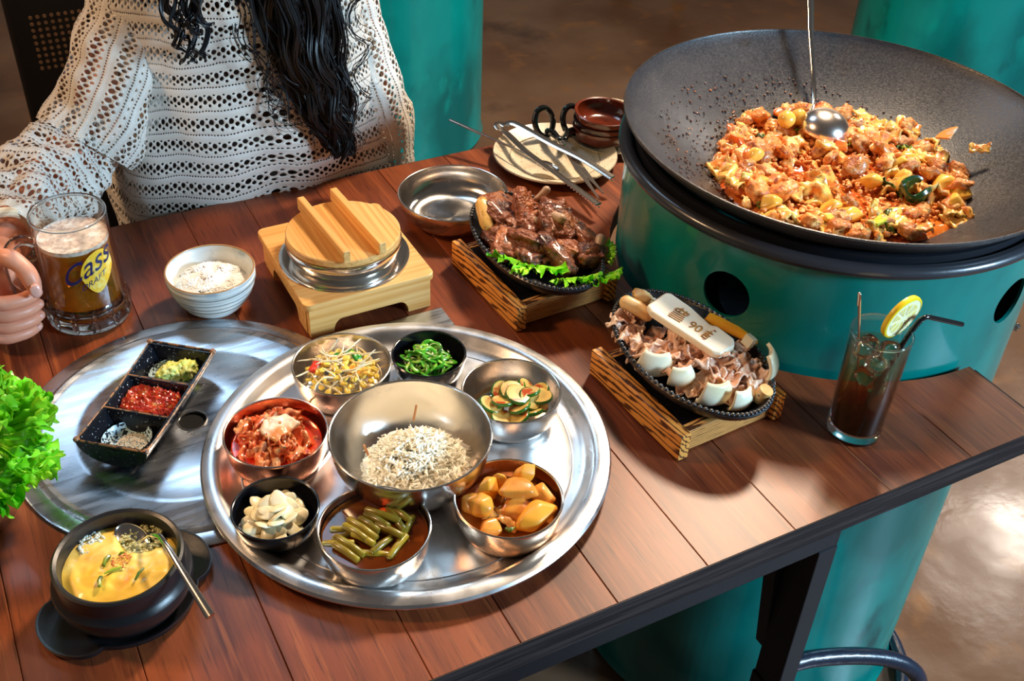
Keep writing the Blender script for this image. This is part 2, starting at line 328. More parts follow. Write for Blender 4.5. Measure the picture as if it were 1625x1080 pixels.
# ---------------------------------------------------------------- wok
wokm=mat('seasoned_iron',(.030,.028,.031),.36,.0,spec=.7,noise=[(9,5,.45,.62,(.05,.044,.044)),(7,6,.56,.66,(.030,.015,.008)),(420,2,.7,.76,(.22,.18,.16))],bump=(420,.45,.0006),rvar=(300,.3,.46))
wt=thing('wok','huge dark iron wok of bubbling red stew on the teal drum','wok',(.673,.1253,.9486),rot=(-.0174*-1,.0121,0))
wt.rotation_euler=Vector((0,0,1)).rotation_difference(Vector((.0121,-.0174,1)).normalized()).to_euler()
Rw=.402; pr=[]
for i in range(25):
    r=.2855*i/24; pr.append((r,-.12+Rw-math.sqrt(Rw*Rw-r*r)))
prof=pr+[(.2865,.0012),(.2862,.002)]
outer=[(.288,.0016),(.2885,-.001),(.286,-.004)]+[(r,z-.0045) for r,z in pr[::-1]]
wk=obj('wok_body',MB().lathe(prof+outer,160),wokm,wt)
# broth lies in the wok: its own thing
BR=(.673+.006,.1253+.004); BZ=.8665
def broth():
    mb=MB(); n=96; vs=[];rings=22
    for j in range(rings+1):
        for i in range(n):
            a=2*PI*i/n; rm=.164*(1+.045*noise.noise(Vector((cos(a)*2,sin(a)*2,3))))+ .012*max(0,cos(a+.5)); r=rm*j/rings
            z=.0035*noise.fractal(Vector((r*cos(a)*45,r*sin(a)*45,1)),.7,2,4)
            if j==rings: z=-.004
            vs.append((r*cos(a),r*sin(a),z))
    fs=[(j*n+i,j*n+(i+1)%n,(j+1)*n+(i+1)%n,(j+1)*n+i) for j in range(rings) for i in range(n)]
    return mb.add(vs,fs)
brothm=mat('red_broth',(.55,.085,.012),.12,0,noise=[(40,5,.42,.6,(.78,.22,.03)),(160,3,.6,.7,(.9,.5,.2)),(25,4,.55,.7,(.30,.03,.008))],bump=(120,.5,.002),coat=.6)
bo=obj('stew_broth',broth().me('broth',merge=.00001),brothm,loc=(BR[0],BR[1],BZ)); bo['label']='glossy red-orange broth bubbling in the wok'; bo['category']='stew'; bo['kind']='stuff'
def wz(x,y):
    r=math.hypot(x-.673,y-.1253); return .9486-.12+Rw-math.sqrt(max(.01,Rw*Rw-r*r))-.0121*(x-.673)+.0174*(y-.1253)
saucy=[(60,4,.46,.60,(.78,.22,.03)),(160,3,.60,.70,(.40,.05,.01))]
M_cab=mat('stew_cabbage',(.88,.55,.12),.36,noise=saucy,bump=(90,.5,.002),coat=.5,hue=.2)
M_pot=mat('stew_potato',(.90,.50,.07),.25,noise=[(50,3,.55,.7,(.80,.28,.03))],bump=(60,.3,.001),coat=.5,hue=.15)
M_chi=mat('stew_chicken',(.64,.20,.035),.4,noise=[(70,5,.50,.64,(.88,.48,.15)),(110,4,.56,.66,(.30,.05,.010))],bump=(150,1,.004),coat=.25,hue=.35)
M_car=mat('stew_carrot',(.78,.15,.02),.25,noise=[(50,3,.5,.65,(.85,.30,.05))],coat=.5,hue=.2)
M_gre=mat('stew_scallion',(.05,.12,.01),.3,noise=[(40,3,.5,.6,(.35,.42,.03))],coat=.4,hue=.3)
M_tof=mat('stew_onion',(.88,.46,.14),.25,noise=saucy,bump=(70,.4,.001),coat=.5,hue=.15)
def stewheap(name,label,cat,group,meshes,m,n,seed,size=1,region=None,dz=.004):
    R=random.Random(seed)
    for q in meshes:
        if not q.materials: q.materials.append(m)
    k=0
    while k<n:
        a=R.uniform(0,2*PI); r=.166*math.sqrt(R.random()); x=BR[0]+.006+r*cos(a)*1.03; y=BR[1]+.004+r*sin(a)
        if region and not region(x-BR[0],y-BR[1],R): continue
        z=max(BZ,wz(x,y)+.002)+dz+.006*R.random()+ .006*(1-(r/.17)**2)
        obj(name,meshes[k%len(meshes)],None,None,(x,y,z),(R.uniform(-.7,.7),R.uniform(-.7,.7),R.uniform(0,6.3)),size*R.uniform(.75,1.25),label=label+' '+where(x-BR[0],y-BR[1],.166),category=cat,group=group); k+=1
def reg_all(x,y,R): # thinner in the open pool of broth front left of the middle
    d=math.hypot(x+.010,y+.045); return R.random()<(.12 if d<.045 else (.4 if d<.085 else 1))
stewheap('cabbage_piece','soft yellow-white cabbage piece coated in red sauce in the wok','vegetable','cabbage pieces in the wok stew',[sheet(s,.030,.036,.0035,.009,1.9,12,14,.22,curl=1.1) for s in range(8)],M_cab,46,11,1.2,reg_all)
stewheap('chicken_piece','lumpy saucy meat chunk in the wok','meat','chicken chunks in the wok stew',[ico(s,(.015,.011,.008),.42,1.9,3) for s in range(20,30)],M_chi,72,12,1.1,reg_all)
stewheap('onion_piece','translucent curved onion piece in the wok','vegetable','onion pieces in the wok stew',[sheet(s+50,.016,.030,.003,.004,2,8,12,.2,curl=1.8) for s in range(5)],M_tof,34,13,1,reg_all)
stewheap('potato_chunk','smooth golden potato chunk in the wok','vegetable','potato chunks in the wok stew',[hull(s,(.014,.011,.009)) for s in range(40,45)],M_pot,22,14,1.25,lambda x,y,R:R.random()<.3+2.2*abs(x))
stewheap('carrot_chunk','orange-red carrot chunk in the wok','vegetable','carrot chunks in the wok stew',[hull(s,(.013,.010,.007),9) for s in range(50,54)],M_car,18,15,1.25,reg_all)
stewheap('scallion_piece','short dark green scallion piece in the wok','vegetable','scallion pieces in the wok stew',[sheet(s+70,.008,.034,.0015,.006,2,6,12,.2,curl=1.2) for s in range(4)],M_gre,16,16,1.2,reg_all)
def crumbs(name,label,mt,n,seed,c,r,zf,size,cat='stew',subd=1,flat=.5):
    R=random.Random(seed); mb=MB(); base=ico(seed,(1,1,1),.3,2,subd); bv=[v.co.copy() for v in base.vertices]; bf=[tuple(p.vertices) for p in base.polygons]
    for i in range(n):
        a=R.uniform(0,2*PI); q=r*math.sqrt(R.random()); x=c[0]+q*cos(a); y=c[1]+q*sin(a); s=size*R.uniform(.5,1.4)
        M=Euler((R.uniform(-.6,.6),R.uniform(-.6,.6),R.uniform(0,6))).to_matrix(); e=(s,s*R.uniform(.5,1),s*flat)
        z=zf(x,y)
        mb.add([Vector((x,y,z))+M@Vector((v.x*e[0],v.y*e[1],v.z*e[2])) for v in bv],bf)
    return obj(name,mb.me(name),mt,label=label,category=cat,kind='stuff')
crumbs('stew_crumbs','small saucy shreds and crumbs floating all over the wok stew',M_chi,1300,5,(BR[0]+.004,BR[1]),.163,lambda x,y:max(BZ+.006,wz(x,y)+.003),.0045)
crumbs('sauce_splatter','dried brown sauce specks splashed on the wok wall around the stew',mat('dried_sauce',(.10,.03,.012),.3,noise=[(60,2,.6,.66,(.5,.15,.04))],coat=.5,vary=1),1500,6,(.655,.160),.205,lambda x,y:wz(x,y)+.0006,.0019)
crumbs('sauce_specks','bright orange and pale sauce specks stuck on the rear left wok wall',mat('sauce_speck',(.75,.24,.06),.25,noise=[(300,1,.5,.55,(.85,.70,.55))],coat=.5),170,61,(.632,.215),.115,lambda x,y:wz(x,y)+.0006,.0014)
crumbs('dark_crust','dark brown crust burnt on the wok wall behind the stew',mat('burnt_crust',(.035,.012,.006),.3,coat=.4),3000,62,(.660,.180),.112,lambda x,y:wz(x,y)+.0002,.0019,flat=.2)
# special pieces
lemo=mat('stew_fruit_slice',(.80,.33,.08),.3,noise=[(70,3,.5,.6,(.75,.50,.40))],coat=.4)
def wedge(r,a0,a1,th): 
    P=[(0,0)]+[(r*cos(a0+(a1-a0)*i/14),r*sin(a0+(a1-a0)*i/14)) for i in range(15)]; return poly_prism(P,0,th,MB())
obj('radish_slice',wedge(.024,.2,1.7,.003),lemo,None,(.842,.092,.902),(-.35,-.5,.2),1,mods=[('bevel',.0008)],label='thin orange quarter-round slice stuck high on the right wok wall',category='vegetable')
obj('cabbage_piece',sheet(91,.012,.026,.002,.004,2,8,10,.3),M_cab,None,(.858,.055,.905),(-.2,-.6,.9),1,label='small lone cabbage shred on the right wok wall, furthest right',category='vegetable')
obj('cabbage_piece',sheet(92,.026,.03,.003,.006,2,8,10,.3),M_cab,None,(.795,.155,.888),(-.4,-.5,.4),1,label='pale folded cabbage piece sticking up at the right rear edge of the stew',category='vegetable')
for i,(x,y,s) in enumerate([(.715,.262,.012),(.745,.268,.0115)]):
    obj('potato_chunk',ico(60+i,(s,s,s),.05,1,3),M_pot,None,(.672+.02*i-.0+.01,.242-.002*i,.895),(0,0,0),1.05,label='round golden potato ball at the rear of the stew, '+('left' if i==0 else 'right')+' of the pair',category='vegetable')
# perilla roll: dark green curled leaf, front right
obj('greens_curl',MB().tube([(.019*cos(a),.015*sin(a),.003*sin(a*3)) for a in [.2+5.6*i/40 for i in range(41)]],[.002+.0035*abs(sin(i*.16)) for i in range(41)],8,flat=2),mat('wilted_green',(.012,.05,.008),.25,noise=[(40,3,.55,.65,(.25,.22,.03))],coat=.6,bump=(60,.5,.001)),None,(.722,.028,.888),(.15,-.1,.3),1,label='dark green wilted leaf curled into a ring at the front right of the stew',category='vegetable')
obj('scallion_piece',sheet(95,.012,.034,.0045,.002,2,8,12,.15),mat('pale_scallion',(.62,.62,.04),.25,noise=[(30,2,.5,.6,(.25,.38,.02))],coat=.5),None,(.634,-.005,.885),(.1,.1,1.9),1,label='bright yellow-green scallion stub near the front rim of the wok',category='vegetable')
# ladle
ld=thing('ladle','long-handled steel ladle lying bowl-up in the wok, handle leaning on the rear rim','ladle',(.728,.213,.884))
Rl=.036; pl=[(Rl*sin(a),Rl*.78*cos(a)) for a in [PI/2*i/12 for i in range(13)]]
obj('ladle_bowl',MB().lathe(pl+[(r*.96,z*.96-.0006) for r,z in pl[::-1]],48),mat('ladle_steel',(.86,.76,.68),.24,1),ld,rot=(.1,.12,0))
hp=[Vector((.0,.034,.004)),Vector((.028,.060,.002)),Vector((.040,.072,.008)),Vector((.058,.105,.035)),Vector((.0700,.1402,.083)),Vector((.095,.190,.14)),Vector((.145,.290,.265))]
obj('ladle_handle',MB().tube(hp,[.0042,.004,.0035,.0032,.0045,.006,.007],12,flat=.6),steel_plain,ld)
#==PART2
# ---------------------------------------------------------------- steel grill cover and gas panel set in the table
gp=thing('stove_plate','flat rectangular steel panel set in the table, mostly under the banchan tray','panel',(.055,.11,T))
obj('panel_plate',MB().box((0,0,.0006),(.17,.218,.0022)),steel_disc,gp,mods=[('bevel',.0008)],smooth=False)
obj('panel_outline',MB().tube([(.05,-.09,.0022),(.05,.075,.0022),(.04,.085,.0022),(-.05,.085,.0022)],.0012,8),steel_plain,gp)
dc=thing('grill_cover','round scuffed steel cover plate with a finger hole, under the sauce dish','cover',(-.2006,.1399,T))
pd=[(.0148,-.001),(.0148,.0022),(.0165,.003),(.118,.003),(.122,.0018),(.126,.003),(.158,.003),(.161,.0045),(.165,.0058),(.169,.0045),(.171,.003),(.186,.003),(.188,.0018),(.188,.0002),(.0148,.0002)]
obj('cover_plate',MB().lathe([(r,z+.0004) for r,z in pd],160),steel_disc,dc)
obj('finger_hole',MB().lathe([(0,.0006),(.0150,.0006)],32),mat('dark_hole',(.002,.002,.002),.9),dc,label='dark finger hole')
obj('hole_rim',MB().lathe([(.0158+.0011*cos(a),.0032+.0009*sin(a)) for a in [2*PI*i/8 for i in range(9)]],40),steel_plain,dc)
# ---------------------------------------------------------------- banchan tray
TZ=T+.0036
ty=thing('serving_tray','large round stainless tray carrying the banchan bowls','tray',(-.005,-.012,TZ))
pt=[(0,.0015),(.170,.0015),(.186,.0025),(.193,.007),(.198,.0135),(.203,.0162),(.210,.0162),(.2165,.0145),(.2185,.012),(.2185,.0105),(.216,.0108),(.210,.0140),(.204,.0140),(.1995,.011),(.195,.0045),(.187,.0005),(.170,0),(0,0)]
obj('tray_dish',MB().lathe(pt,192),steel_tray,ty)
obj('tray_step',MB().lathe([(.176,.0016),(.1775,.0026),(.179,.0018)],160),steel_tray,ty)
def bowl_prof(r,h,rb,th=.0012,belly=.55,lip=.0018):
    P=[]; n=14
    for i in range(n+1):
        t=i/n; a=t*PI/2
        P.append((rb+(r-rb)*sin(a)**belly if t>0 else rb, h*(1-cos(a))))
    out=[(0,0)]+P
    inn=[(max(0,x-th),z+th) for x,z in P[::-1]][1:]
    lipp=[(r+lip*.6,h-.0006),(r+lip*.6,h+.0008),(r,h+.0016),(r-th,h+.0008)]
    return out+lipp+inn+[(0,th)]
BZt=TZ+.0018
def bowl(label,x,y,r,h,mt,rb=None,belly=.62,z=BZt,name='side_dish_bowl',group=None):
    t=thing(name,label,'bowl',(x,y,z),group=group); rb=rb or r*.62
    obj('bowl_body',MB().lathe(bowl_prof(r-.001,h,rb,belly=belly),96),mt,t)
    obj('bowl_lip',MB().lathe([(r-.0012+.0013*cos(a),h+.0004+.0011*sin(a)) for a in [2*PI*i/10 for i in range(11)]],96),steel_plain if mt not in (blackgl,) else blackgl,t); return t
b_spr=bowl('steel bowl of bean sprout salad at the rear left of the tray',-.0320,.114,.0562,.040,steel)
b_chi=bowl('small black bowl of sliced green chillies at the rear of the tray',.0685,.098,.0435,.032,blackgl,rb=.022,belly=.8)
b_zuc=bowl('steel bowl of seasoned zucchini slices on the right of the tray',.1205,-.0085,.0555,.040,steel)
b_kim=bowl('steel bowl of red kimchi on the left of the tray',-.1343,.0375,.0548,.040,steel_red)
b_gar=bowl('small black bowl of sliced raw garlic at the front left of the tray',-.1670,-.0590,.0432,.032,blackgl,rb=.022,belly=.8)
b_soy=bowl('steel bowl of garlic stems in dark soy sauce, nearest the camera',-.0915,-.1310,.0548,.040,steel)
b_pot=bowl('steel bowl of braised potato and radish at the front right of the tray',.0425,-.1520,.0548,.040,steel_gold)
b_cen=bowl('big wide steel bowl of shredded white topping in the middle of the tray',-.0174,-.0480,.0840,.064,steel,rb=.026,belly=.80,name='mixing_bowl')
# shredded white topping
R=random.Random(3); mb=MB()
for i in range(1300):
    a=R.uniform(0,2*PI); q=math.sqrt(R.random()); x=.055*q*cos(a)+.002; y=.050*q*sin(a)-.009
    z=.023+.030*(1-q*q)+R.uniform(-.004,.004); L=R.uniform(.004,.009); d=Vector((R.gauss(0,1),R.gauss(0,1),R.gauss(0,.22))).normalized(); s=Vector((R.gauss(0,1),R.gauss(0,1),R.gauss(0,.5)))*.0020
    p=Vector((x,y,z)); mb.tube([p-d*L,p-d*L*.3+s,p+d*L*.3-s,p+d*L],[.0006,.0013,.0013,.0006],5,cap=False)
white=mat('white_shreds',(1,.96,.80),.5,noise=[(110,3,.60,.72,(.90,.72,.36))])
obj('shredded_topping',mb,white,loc=(-.0174,-.0480,BZt),label='heap of fine cream-white shreds in the big middle bowl',category='topping',kind='stuff')
crumb_h=ico(77,(.052,.046,.018),.25,3,4); obj('shredded_topping',crumb_h,white,loc=(-.0150,-.0540,BZt+.025),label='dense white core mound under the shreds in the big bowl',category='topping',kind='stuff')
for i,(p,q) in enumerate([((.018,.034,.047),(.024,.040,.060)),((-.040,.020,.033),(-.043,.022,.045))]):
    obj('toasted_strip',MB().cap_tube([Vector(p),Vector(q)],.0013,8),mat('toasted_strip',(.55,.20,.05),.5),loc=(-.0174,-.0480,BZt),label=['orange-brown strip sticking up at the rear of the white shreds','short toasted strip sticking out at the left of the white shreds'][i],category='garnish')
# sprouts
spm=mat('bean_sprout_stem',(.88,.78,.52),.3,noise=[(60,3,.52,.62,(.80,.56,.20))],coat=.3,hue=.15)
sph=mat('bean_sprout_head',(.90,.66,.10),.3,coat=.4,hue=.15)
R=random.Random(21)
stems=[];heads=[]
for k in range(6):
    pts=[Vector((0,0,0))]; d=Vector((1,0,0)); b=R.uniform(-14,14)
    for j in range(9): d=Matrix.Rotation(math.radians(b+R.uniform(-9,9)),3,'Z')@d; d.z=R.uniform(-.2,.2); d.normalize(); pts.append(pts[-1]+d*.0042)
    stems.append(setmat(MB().tube(pts,[.0014,.0014,.0013,.0013,.0012,.0012,.0011,.001,.0008,.0005],6).me('stem'),spm))
    h=MB(); 
    for s in(-1,1): h.cap_tube([(-.005,s*.0012,0),(-.001,s*.0014,0),(.001,s*.001,0)],[.0018,.0024,.0016],8)
    heads.append(setmat(h.me('head'),sph))
C0=Vector((-.0320,.114,BZt))
for i in range(64):
    a=i*2.4; q=math.sqrt((i+.5)/64); r=.040*q; z=.025+.014*(1-q*q)+R.uniform(-.002,.003)
    t=thing('bean_sprout','yellow-headed bean sprout in the rear left bowl, '+where(r*cos(a),r*sin(a),.040),'vegetable',C0+Vector((r*cos(a),r*sin(a),z)),group='bean sprouts in the rear left bowl',rot=(R.uniform(-.35,.35),R.uniform(-.35,.35),a+R.uniform(1,5)))
    obj('stem',stems[i%6],None,t); obj('head',heads[i%6],None,t)
for i,(x,y,c,lb,w) in enumerate([(-.028,.012,(.78,.05,.02),'red pepper strip among the bean sprouts',.008),(.020,.013,(.03,.28,.02),'dark green courgette strip on the right of the bean sprouts',.009),(.006,.020,(.03,.25,.02),'small green strip at the rear of the bean sprouts',.006),(.008,-.010,(.85,.32,.04),'orange carrot strip in the middle of the bean sprouts',.009),(.016,-.020,(.85,.42,.06),'orange carrot strip near the front of the bean sprouts',.008)]):
    obj('vegetable_strip',sheet(200+i,w,.019,.002,.002,1.5,5,8,.15,curl=.9),mat('strip_colour',c,.3,coat=.4,noise=[(50,2,.55,.7,tuple(min(1,q*1.6+.06) for q in c))]),loc=C0+Vector((x,y,.0385)),rot=(.2,.1,i*1.3-.8),label=lb,category='vegetable')
# green chilli rings
chm=mat('green_chilli',(.06,.33,.01),.25,noise=[(70,3,.5,.62,(.30,.58,.05)),(30,2,.55,.65,(.02,.16,.01))],coat=.4,hue=.25)
seedm=mat('chilli_seed',(.85,.82,.45),.4)
rings=[setmat(MB().lathe([(r_+w_*cos(a),.0016*sin(a)) for a in [2*PI*j/8 for j in range(9)]],22,a=1,b=e).me('ring'),chm) for r_,w_,e in[(.0078,.0027,1),(.0070,.0026,.8),(.0082,.0027,.9),(.0058,.0028,1)]]
web=[setmat(MB().tube([(-.006,0,0),(0,.0005,0),(.006,0,0)],.0009,6).me('web'),mat('chilli_pith',(.55,.72,.25),.4))]
R=random.Random(5); Cc=Vector((.0685,.098,BZt))
for i in range(34):
    a=i*2.4; q=math.sqrt((i+.5)/34); r=.028*q
    t=thing('chilli_ring','glossy green chilli ring in the small black rear bowl, '+where(r*cos(a),r*sin(a),.028),'vegetable',Cc+Vector((r*cos(a)-.003,r*sin(a)-.001,.019+.012*(1-q*q)+R.uniform(-.001,.002))),group='green chilli rings in the rear black bowl',rot=(R.uniform(-.7,.7),R.uniform(-.7,.7),R.uniform(0,6)))
    obj('flesh_ring',rings[i%4],None,t); obj('pith',web[0],None,t)
crumbs('chilli_seeds','pale chilli seeds scattered over the green rings in the black bowl',seedm,90,9,(Cc.x-.003,Cc.y),.029,lambda x,y:Cc.z+.032-9*((x-Cc.x)**2+(y-Cc.y)**2),.0013,'garnish')
# garlic
gam=mat('raw_garlic',(.93,.83,.56),.32,noise=[(40,3,.5,.65,(.85,.68,.34))],coat=.2,sss=.1,hue=.08)
gl=[setmat(ico(300+s,(.0118,.0078,.0021),.10,1.4,3),gam) for s in range(4)]
heap('garlic_slice','cream-white raw garlic slice in the small black front bowl','vegetable','garlic slices in the front black bowl',gl,34,(-.1670,-.0600,BZt),.028,.016,.016,.6,8)
# zucchini
zum=mat('zucchini_flesh',(.66,.42,.10),.3,noise=[(50,3,.48,.62,(.76,.56,.16)),(70,3,.54,.62,(.48,.06,.01))],coat=.5,hue=.12)
zus=mat('zucchini_skin',(.03,.13,.01),.25,coat=.4)
zd=setmat(MB().lathe([(0,-.0018),(.0125,-.0018),(.0125,.0018),(.009,.0021),(0,.0016)],32,b=.9).me('disc',auto=40),zum)
zr=setmat(MB().lathe([(.0124,-.0019),(.0134,-.0012),(.0134,.0012),(.0124,.0019)],32,b=.9).me('rim'),zus)
R=random.Random(12); Cz=Vector((.1205,-.0085,BZt))
zs=[(-.020,.004,.022,.5,.2),(-.030,-.008,.020,.2,-.3),(-.022,-.020,.019,-.2,-.3),(-.008,-.026,.020,-.4,.1),(.008,-.024,.020,-.3,.2),(.022,-.016,.021,-.2,.4),(.030,-.002,.022,.1,.5),(.022,.010,.023,.4,.3),(.008,.012,.025,.5,.1),(-.008,.010,.026,.4,-.2),(-.014,-.004,.029,.2,-.2),(.002,-.006,.033,-.1,.15),(.016,-.004,.029,0,.4),(-.002,-.018,.027,-.5,0),(.012,-.014,.029,-.2,.5),(-.026,.0,.024,.2,-.5),(.025,-.011,.026,.1,.1),(.0,.004,.031,.2,-.1)]
for i,(x,y,z,rx,ry_) in enumerate(zs):
    t=thing('zucchini_slice','round seasoned zucchini slice in the right-hand bowl, '+where(x,y,.030),'vegetable',Cz+Vector((x*1.05+.003,y*1.05,z+.004)),group='zucchini slices in the right-hand bowl',rot=(rx+R.uniform(-.15,.15),ry_+R.uniform(-.15,.15),R.uniform(0,6)))
    s=R.uniform(.98,1.2); a=obj('flesh',zd,None,t,scale=s); obj('skin',zr,None,t,scale=s)
# kimchi
kim=mat('kimchi_leaf',(.80,.13,.03),.25,noise=[(45,4,.45,.6,(.92,.40,.15)),(30,3,.55,.66,(.90,.60,.34)),(120,3,.62,.7,(.45,.02,.005))],coat=.6,bump=(60,.4,.001),hue=.15)
Ck=Vector((-.1343,.0375,BZt))
obj('kimchi_juice',MB().lathe([(0,.0),(.046,.0),(.047,.001)],48),mat('kimchi_juice',(.68,.035,.008),.08,noise=[(40,3,.5,.65,(.80,.12,.02))],coat=.6),None,Ck+Vector((0,0,.025)),label='red juice pooled in the kimchi bowl',category='sauce',kind='stuff')
heap('kimchi_piece','crumpled red kimchi leaf piece in the left bowl','vegetable','kimchi pieces in the left bowl',[setmat(sheet(400+s,.026,.036,.0022,.012,2.2,14,16,.25,curl=1.0),kim) for s in range(6)],20,Ck,.034,.027,.014,.6,31,sc=(.8,1.1))
obj('kimchi_piece',sheet(412,.036,.034,.004,.006,1.4,16,16,.2,curl=.5),mat('pale_kimchi',(.96,.78,.58),.3,noise=[(30,3,.50,.60,(.88,.35,.12)),(120,2,.66,.7,(.6,.05,.01))],coat=.4),None,Ck+Vector((.002,.002,.047)),(-.10,-.12,.5),1.0,label='large pale cabbage-white piece lying on top of the kimchi',category='vegetable')
# garlic stems in soy
Cs=Vector((-.0915,-.1310,BZt))
obj('soy_sauce',MB().lathe([(0,0),(.0500,0),(.0512,.0012)],64),mat('soy_brine',(.10,.020,.002),.04,noise=[(30,3,.5,.7,(.24,.055,.006))],spec=.4),None,Cs+Vector((0,0,.031)),label='dark amber soy brine filling the nearest bowl',category='sauce',kind='stuff')
stm=mat('garlic_stem',(.28,.19,.012),.3,noise=[(60,3,.5,.65,(.42,.34,.03)),(30,2,.5,.7,(.14,.08,.01))],coat=.5,hue=.3)
gs=[]
for L in (.028,.033,.024):
    q=MB().tube([(-L/2,0,0),(-L/2+.001,0,0),(0,.0004,.0003),(L/2-.001,0,0),(L/2,0,0)],[.0022,.0028,.0029,.0028,.0022],12); gs.append(setmat(q.me('stalk',auto=50),stm))
en=setmat(MB().lathe([(0,0),(.0021,0),(.0021,.0006),(0,.0006)],10).me('cut_end'),mat('stem_end',(.55,.50,.12),.4))
R=random.Random(9)
st=[(-.018,.004,1.15),(-.010,.006,1.1),(-.002,.008,1.15),(.006,.009,1.12),(.014,.013,.85),(-.014,-.006,1.05),(.012,-.008,1.0),(.024,.006,1.5),(.032,.010,1.25),(-.034,-.012,1.1),(-.028,-.006,1.1),(0,-.018,-.4),(.013,-.026,-.6),(.030,-.008,-.8),(-.026,.010,.1),(.018,.020,.3),(-.008,-.024,.5),(-.024,.018,.4),(-.036,.003,.5)]
for i,(x,y,a) in enumerate(st):
    z=.0335+(.004 if i<7 else 0)+R.uniform(-.001,.001)-(.003 if i>12 else 0)
    t=thing('garlic_shoot','olive garlic stem piece soaking in soy, '+where(x,y,.036)+' of the bowl'*0,'vegetable',Cs+Vector((x,y,z)),group='garlic stems in the nearest bowl',rot=(0,R.uniform(-.12,.12),-a))
    obj('stalk',gs[i%3],None,t,scale=(1.12,1.3,1.3)); obj('cut_end',en,None,t,loc=(-[.0158,.0186,.0135][i%3],0,0),rot=(0,-PI/2,0))
obj('red_pepper_piece',sheet(500,.016,.018,.002,.004,1.5,7,7,.2),mat('red_pepper',(.85,.08,.01),.25,coat=.4),None,Cs+Vector((.016,.016,.0335)),(.1,0,.4),label='red-orange pepper piece behind the garlic stems in soy',category='vegetable')
# braised potato and radish
Cp=Vector((.0425,-.1520,BZt))
obj('braising_sauce',MB().lathe([(0,0),(.045,0),(.047,.001)],48),mat('braise_sauce',(.42,.13,.02),.12,coat=.6),None,Cp+Vector((0,0,.022)),label='thin brown sauce under the braised potatoes',category='sauce',kind='stuff')
ym=mat('braised_potato',(.86,.38,.03),.4,noise=[(40,3,.5,.68,(.84,.34,.03))],coat=.15,hue=.08); om=mat('braised_radish',(.78,.33,.05),.25,noise=[(40,3,.5,.68,(.62,.19,.02))],coat=.5,hue=.1)
for i,(x,y,z,s,m_,rt,lb) in enumerate([
 (.014,-.026,.030,(.021,.013,.011),ym,(.1,-.1,.25),'largest yellow potato piece at the front of the braised bowl'),
 (.013,.004,.037,(.021,.013,.009),om,(-.2,.2,-.35),'big orange-brown radish half-round in the middle of the braised bowl'),
 (-.024,.004,.032,(.013,.011,.011),ym,(.3,.2,.6),'yellow potato chunk at the left of the braised bowl'),
 (-.010,.020,.033,(.013,.010,.011),ym,(.6,.5,.9),'upright yellow potato wedge at the rear left of the braised bowl'),
 (.004,.024,.031,(.006,.010,.012),ym,(.2,.1,.2),'thin yellow potato sliver at the rear of the braised bowl'),
 (.028,.022,.032,(.010,.008,.012),ym,(.2,.6,.2),'small pale potato wedge at the rear right of the braised bowl'),
 (.005,-.010,.028,(.017,.013,.009),om,(.1,.1,.2),'brown radish chunk under the half-round in the braised bowl'),
 (-.028,.016,.024,(.012,.010,.010),om,(.4,.1,.3),'dark orange radish piece at the left rim of the braised bowl'),
 (-.026,-.016,.022,(.013,.011,.009),om,(.1,.4,.3),'brown radish piece at the front left of the braised bowl'),
 (.032,-.004,.028,(.012,.015,.008),om,(.1,-.5,.1),'brown radish piece against the right wall of the braised bowl')]):
    obj('braised_piece',hull(520+i,tuple(q*1.12 for q in s),12,.16),m_,None,Cp+Vector((x*1.1,y*1.1,z+.004)),rt,1.12,label=lb,category='vegetable')
onm=mat('braised_onion',(.72,.32,.07),.2,coat=.6,noise=[(60,3,.5,.65,(.5,.16,.03))])
for i,(x,y,a,lb) in enumerate([(-.012,-.018,.5,'translucent brown onion strip at the front left of the braised bowl'),(-.016,-.006,1.3,'curled brown onion strip in the middle left of the braised bowl'),(.018,.019,2.2,'pale onion petal at the rear of the braised bowl')]):
    obj('onion_strip',sheet(540+i,.012,.034,.002,.004,1.5,8,14,.2,curl=1.6),onm,None,Cp+Vector((x,y,.034)),(.2,-.2,a),1,label=lb,category='vegetable')
obj('scallion_piece',sheet(545,.007,.013,.0015,.002,1.5,5,7,.1,curl=1),M_gre,None,Cp+Vector((-.010,-.027,.030)),(.1,0,1.9),1,label='dark green scallion bit at the front of the braised bowl',category='vegetable')
# ---------------------------------------------------------------- empty steel bowl
t=thing('empty_bowl','empty wide shallow stainless steel bowl beside the rice pot','bowl',(.2465,.410,T))
obj('bowl_body',MB().lathe(bowl_prof(.077,.041,.034,belly=.72),96),steel,t); obj('bowl_lip',MB().lathe([(.0768+.0013*cos(a),.0415+.0011*sin(a)) for a in [2*PI*i/10 for i in range(11)]],96),steel_plain,t)
# ---------------------------------------------------------------- rice bowl
t=thing('rice_bowl','pale blue-white ridged ceramic bowl of white rice behind the grill cover','bowl',(-.1168,.345,T))
rp=[(0,.001),(.030,0),(.033,.003),(.034,.005)]
for i in range(36):
    s=i/35; rp.append((.036+.0185*sin(s*PI/2)**.9+.0006*sin(s*44),.006+.046*s))
rp+=[(.0550,.0545),(.0540,.0555),(.0525,.0545)]+[(.0505-.022*(q/8)**1.6,.053-.045*q/8) for q in range(1,9)]+[(0,.007)]
ceram=mat('pale_blue_glaze',(.72,.77,.76),.25,0,coat=.3,stretch=(1,1,1),noise=[(22,4,.56,.66,(.42,.52,.58))])
obj('bowl_body',MB().lathe(rp,96),ceram,t); obj('brown_edge',MB().lathe([(.0536+.0011*cos(a),.0553+.0009*sin(a)) for a in [2*PI*i/8 for i in range(9)]],96),mat('brown_rim_glaze',(.42,.24,.10),.3),t,label='thin brown glazed rim')
sg=MB()
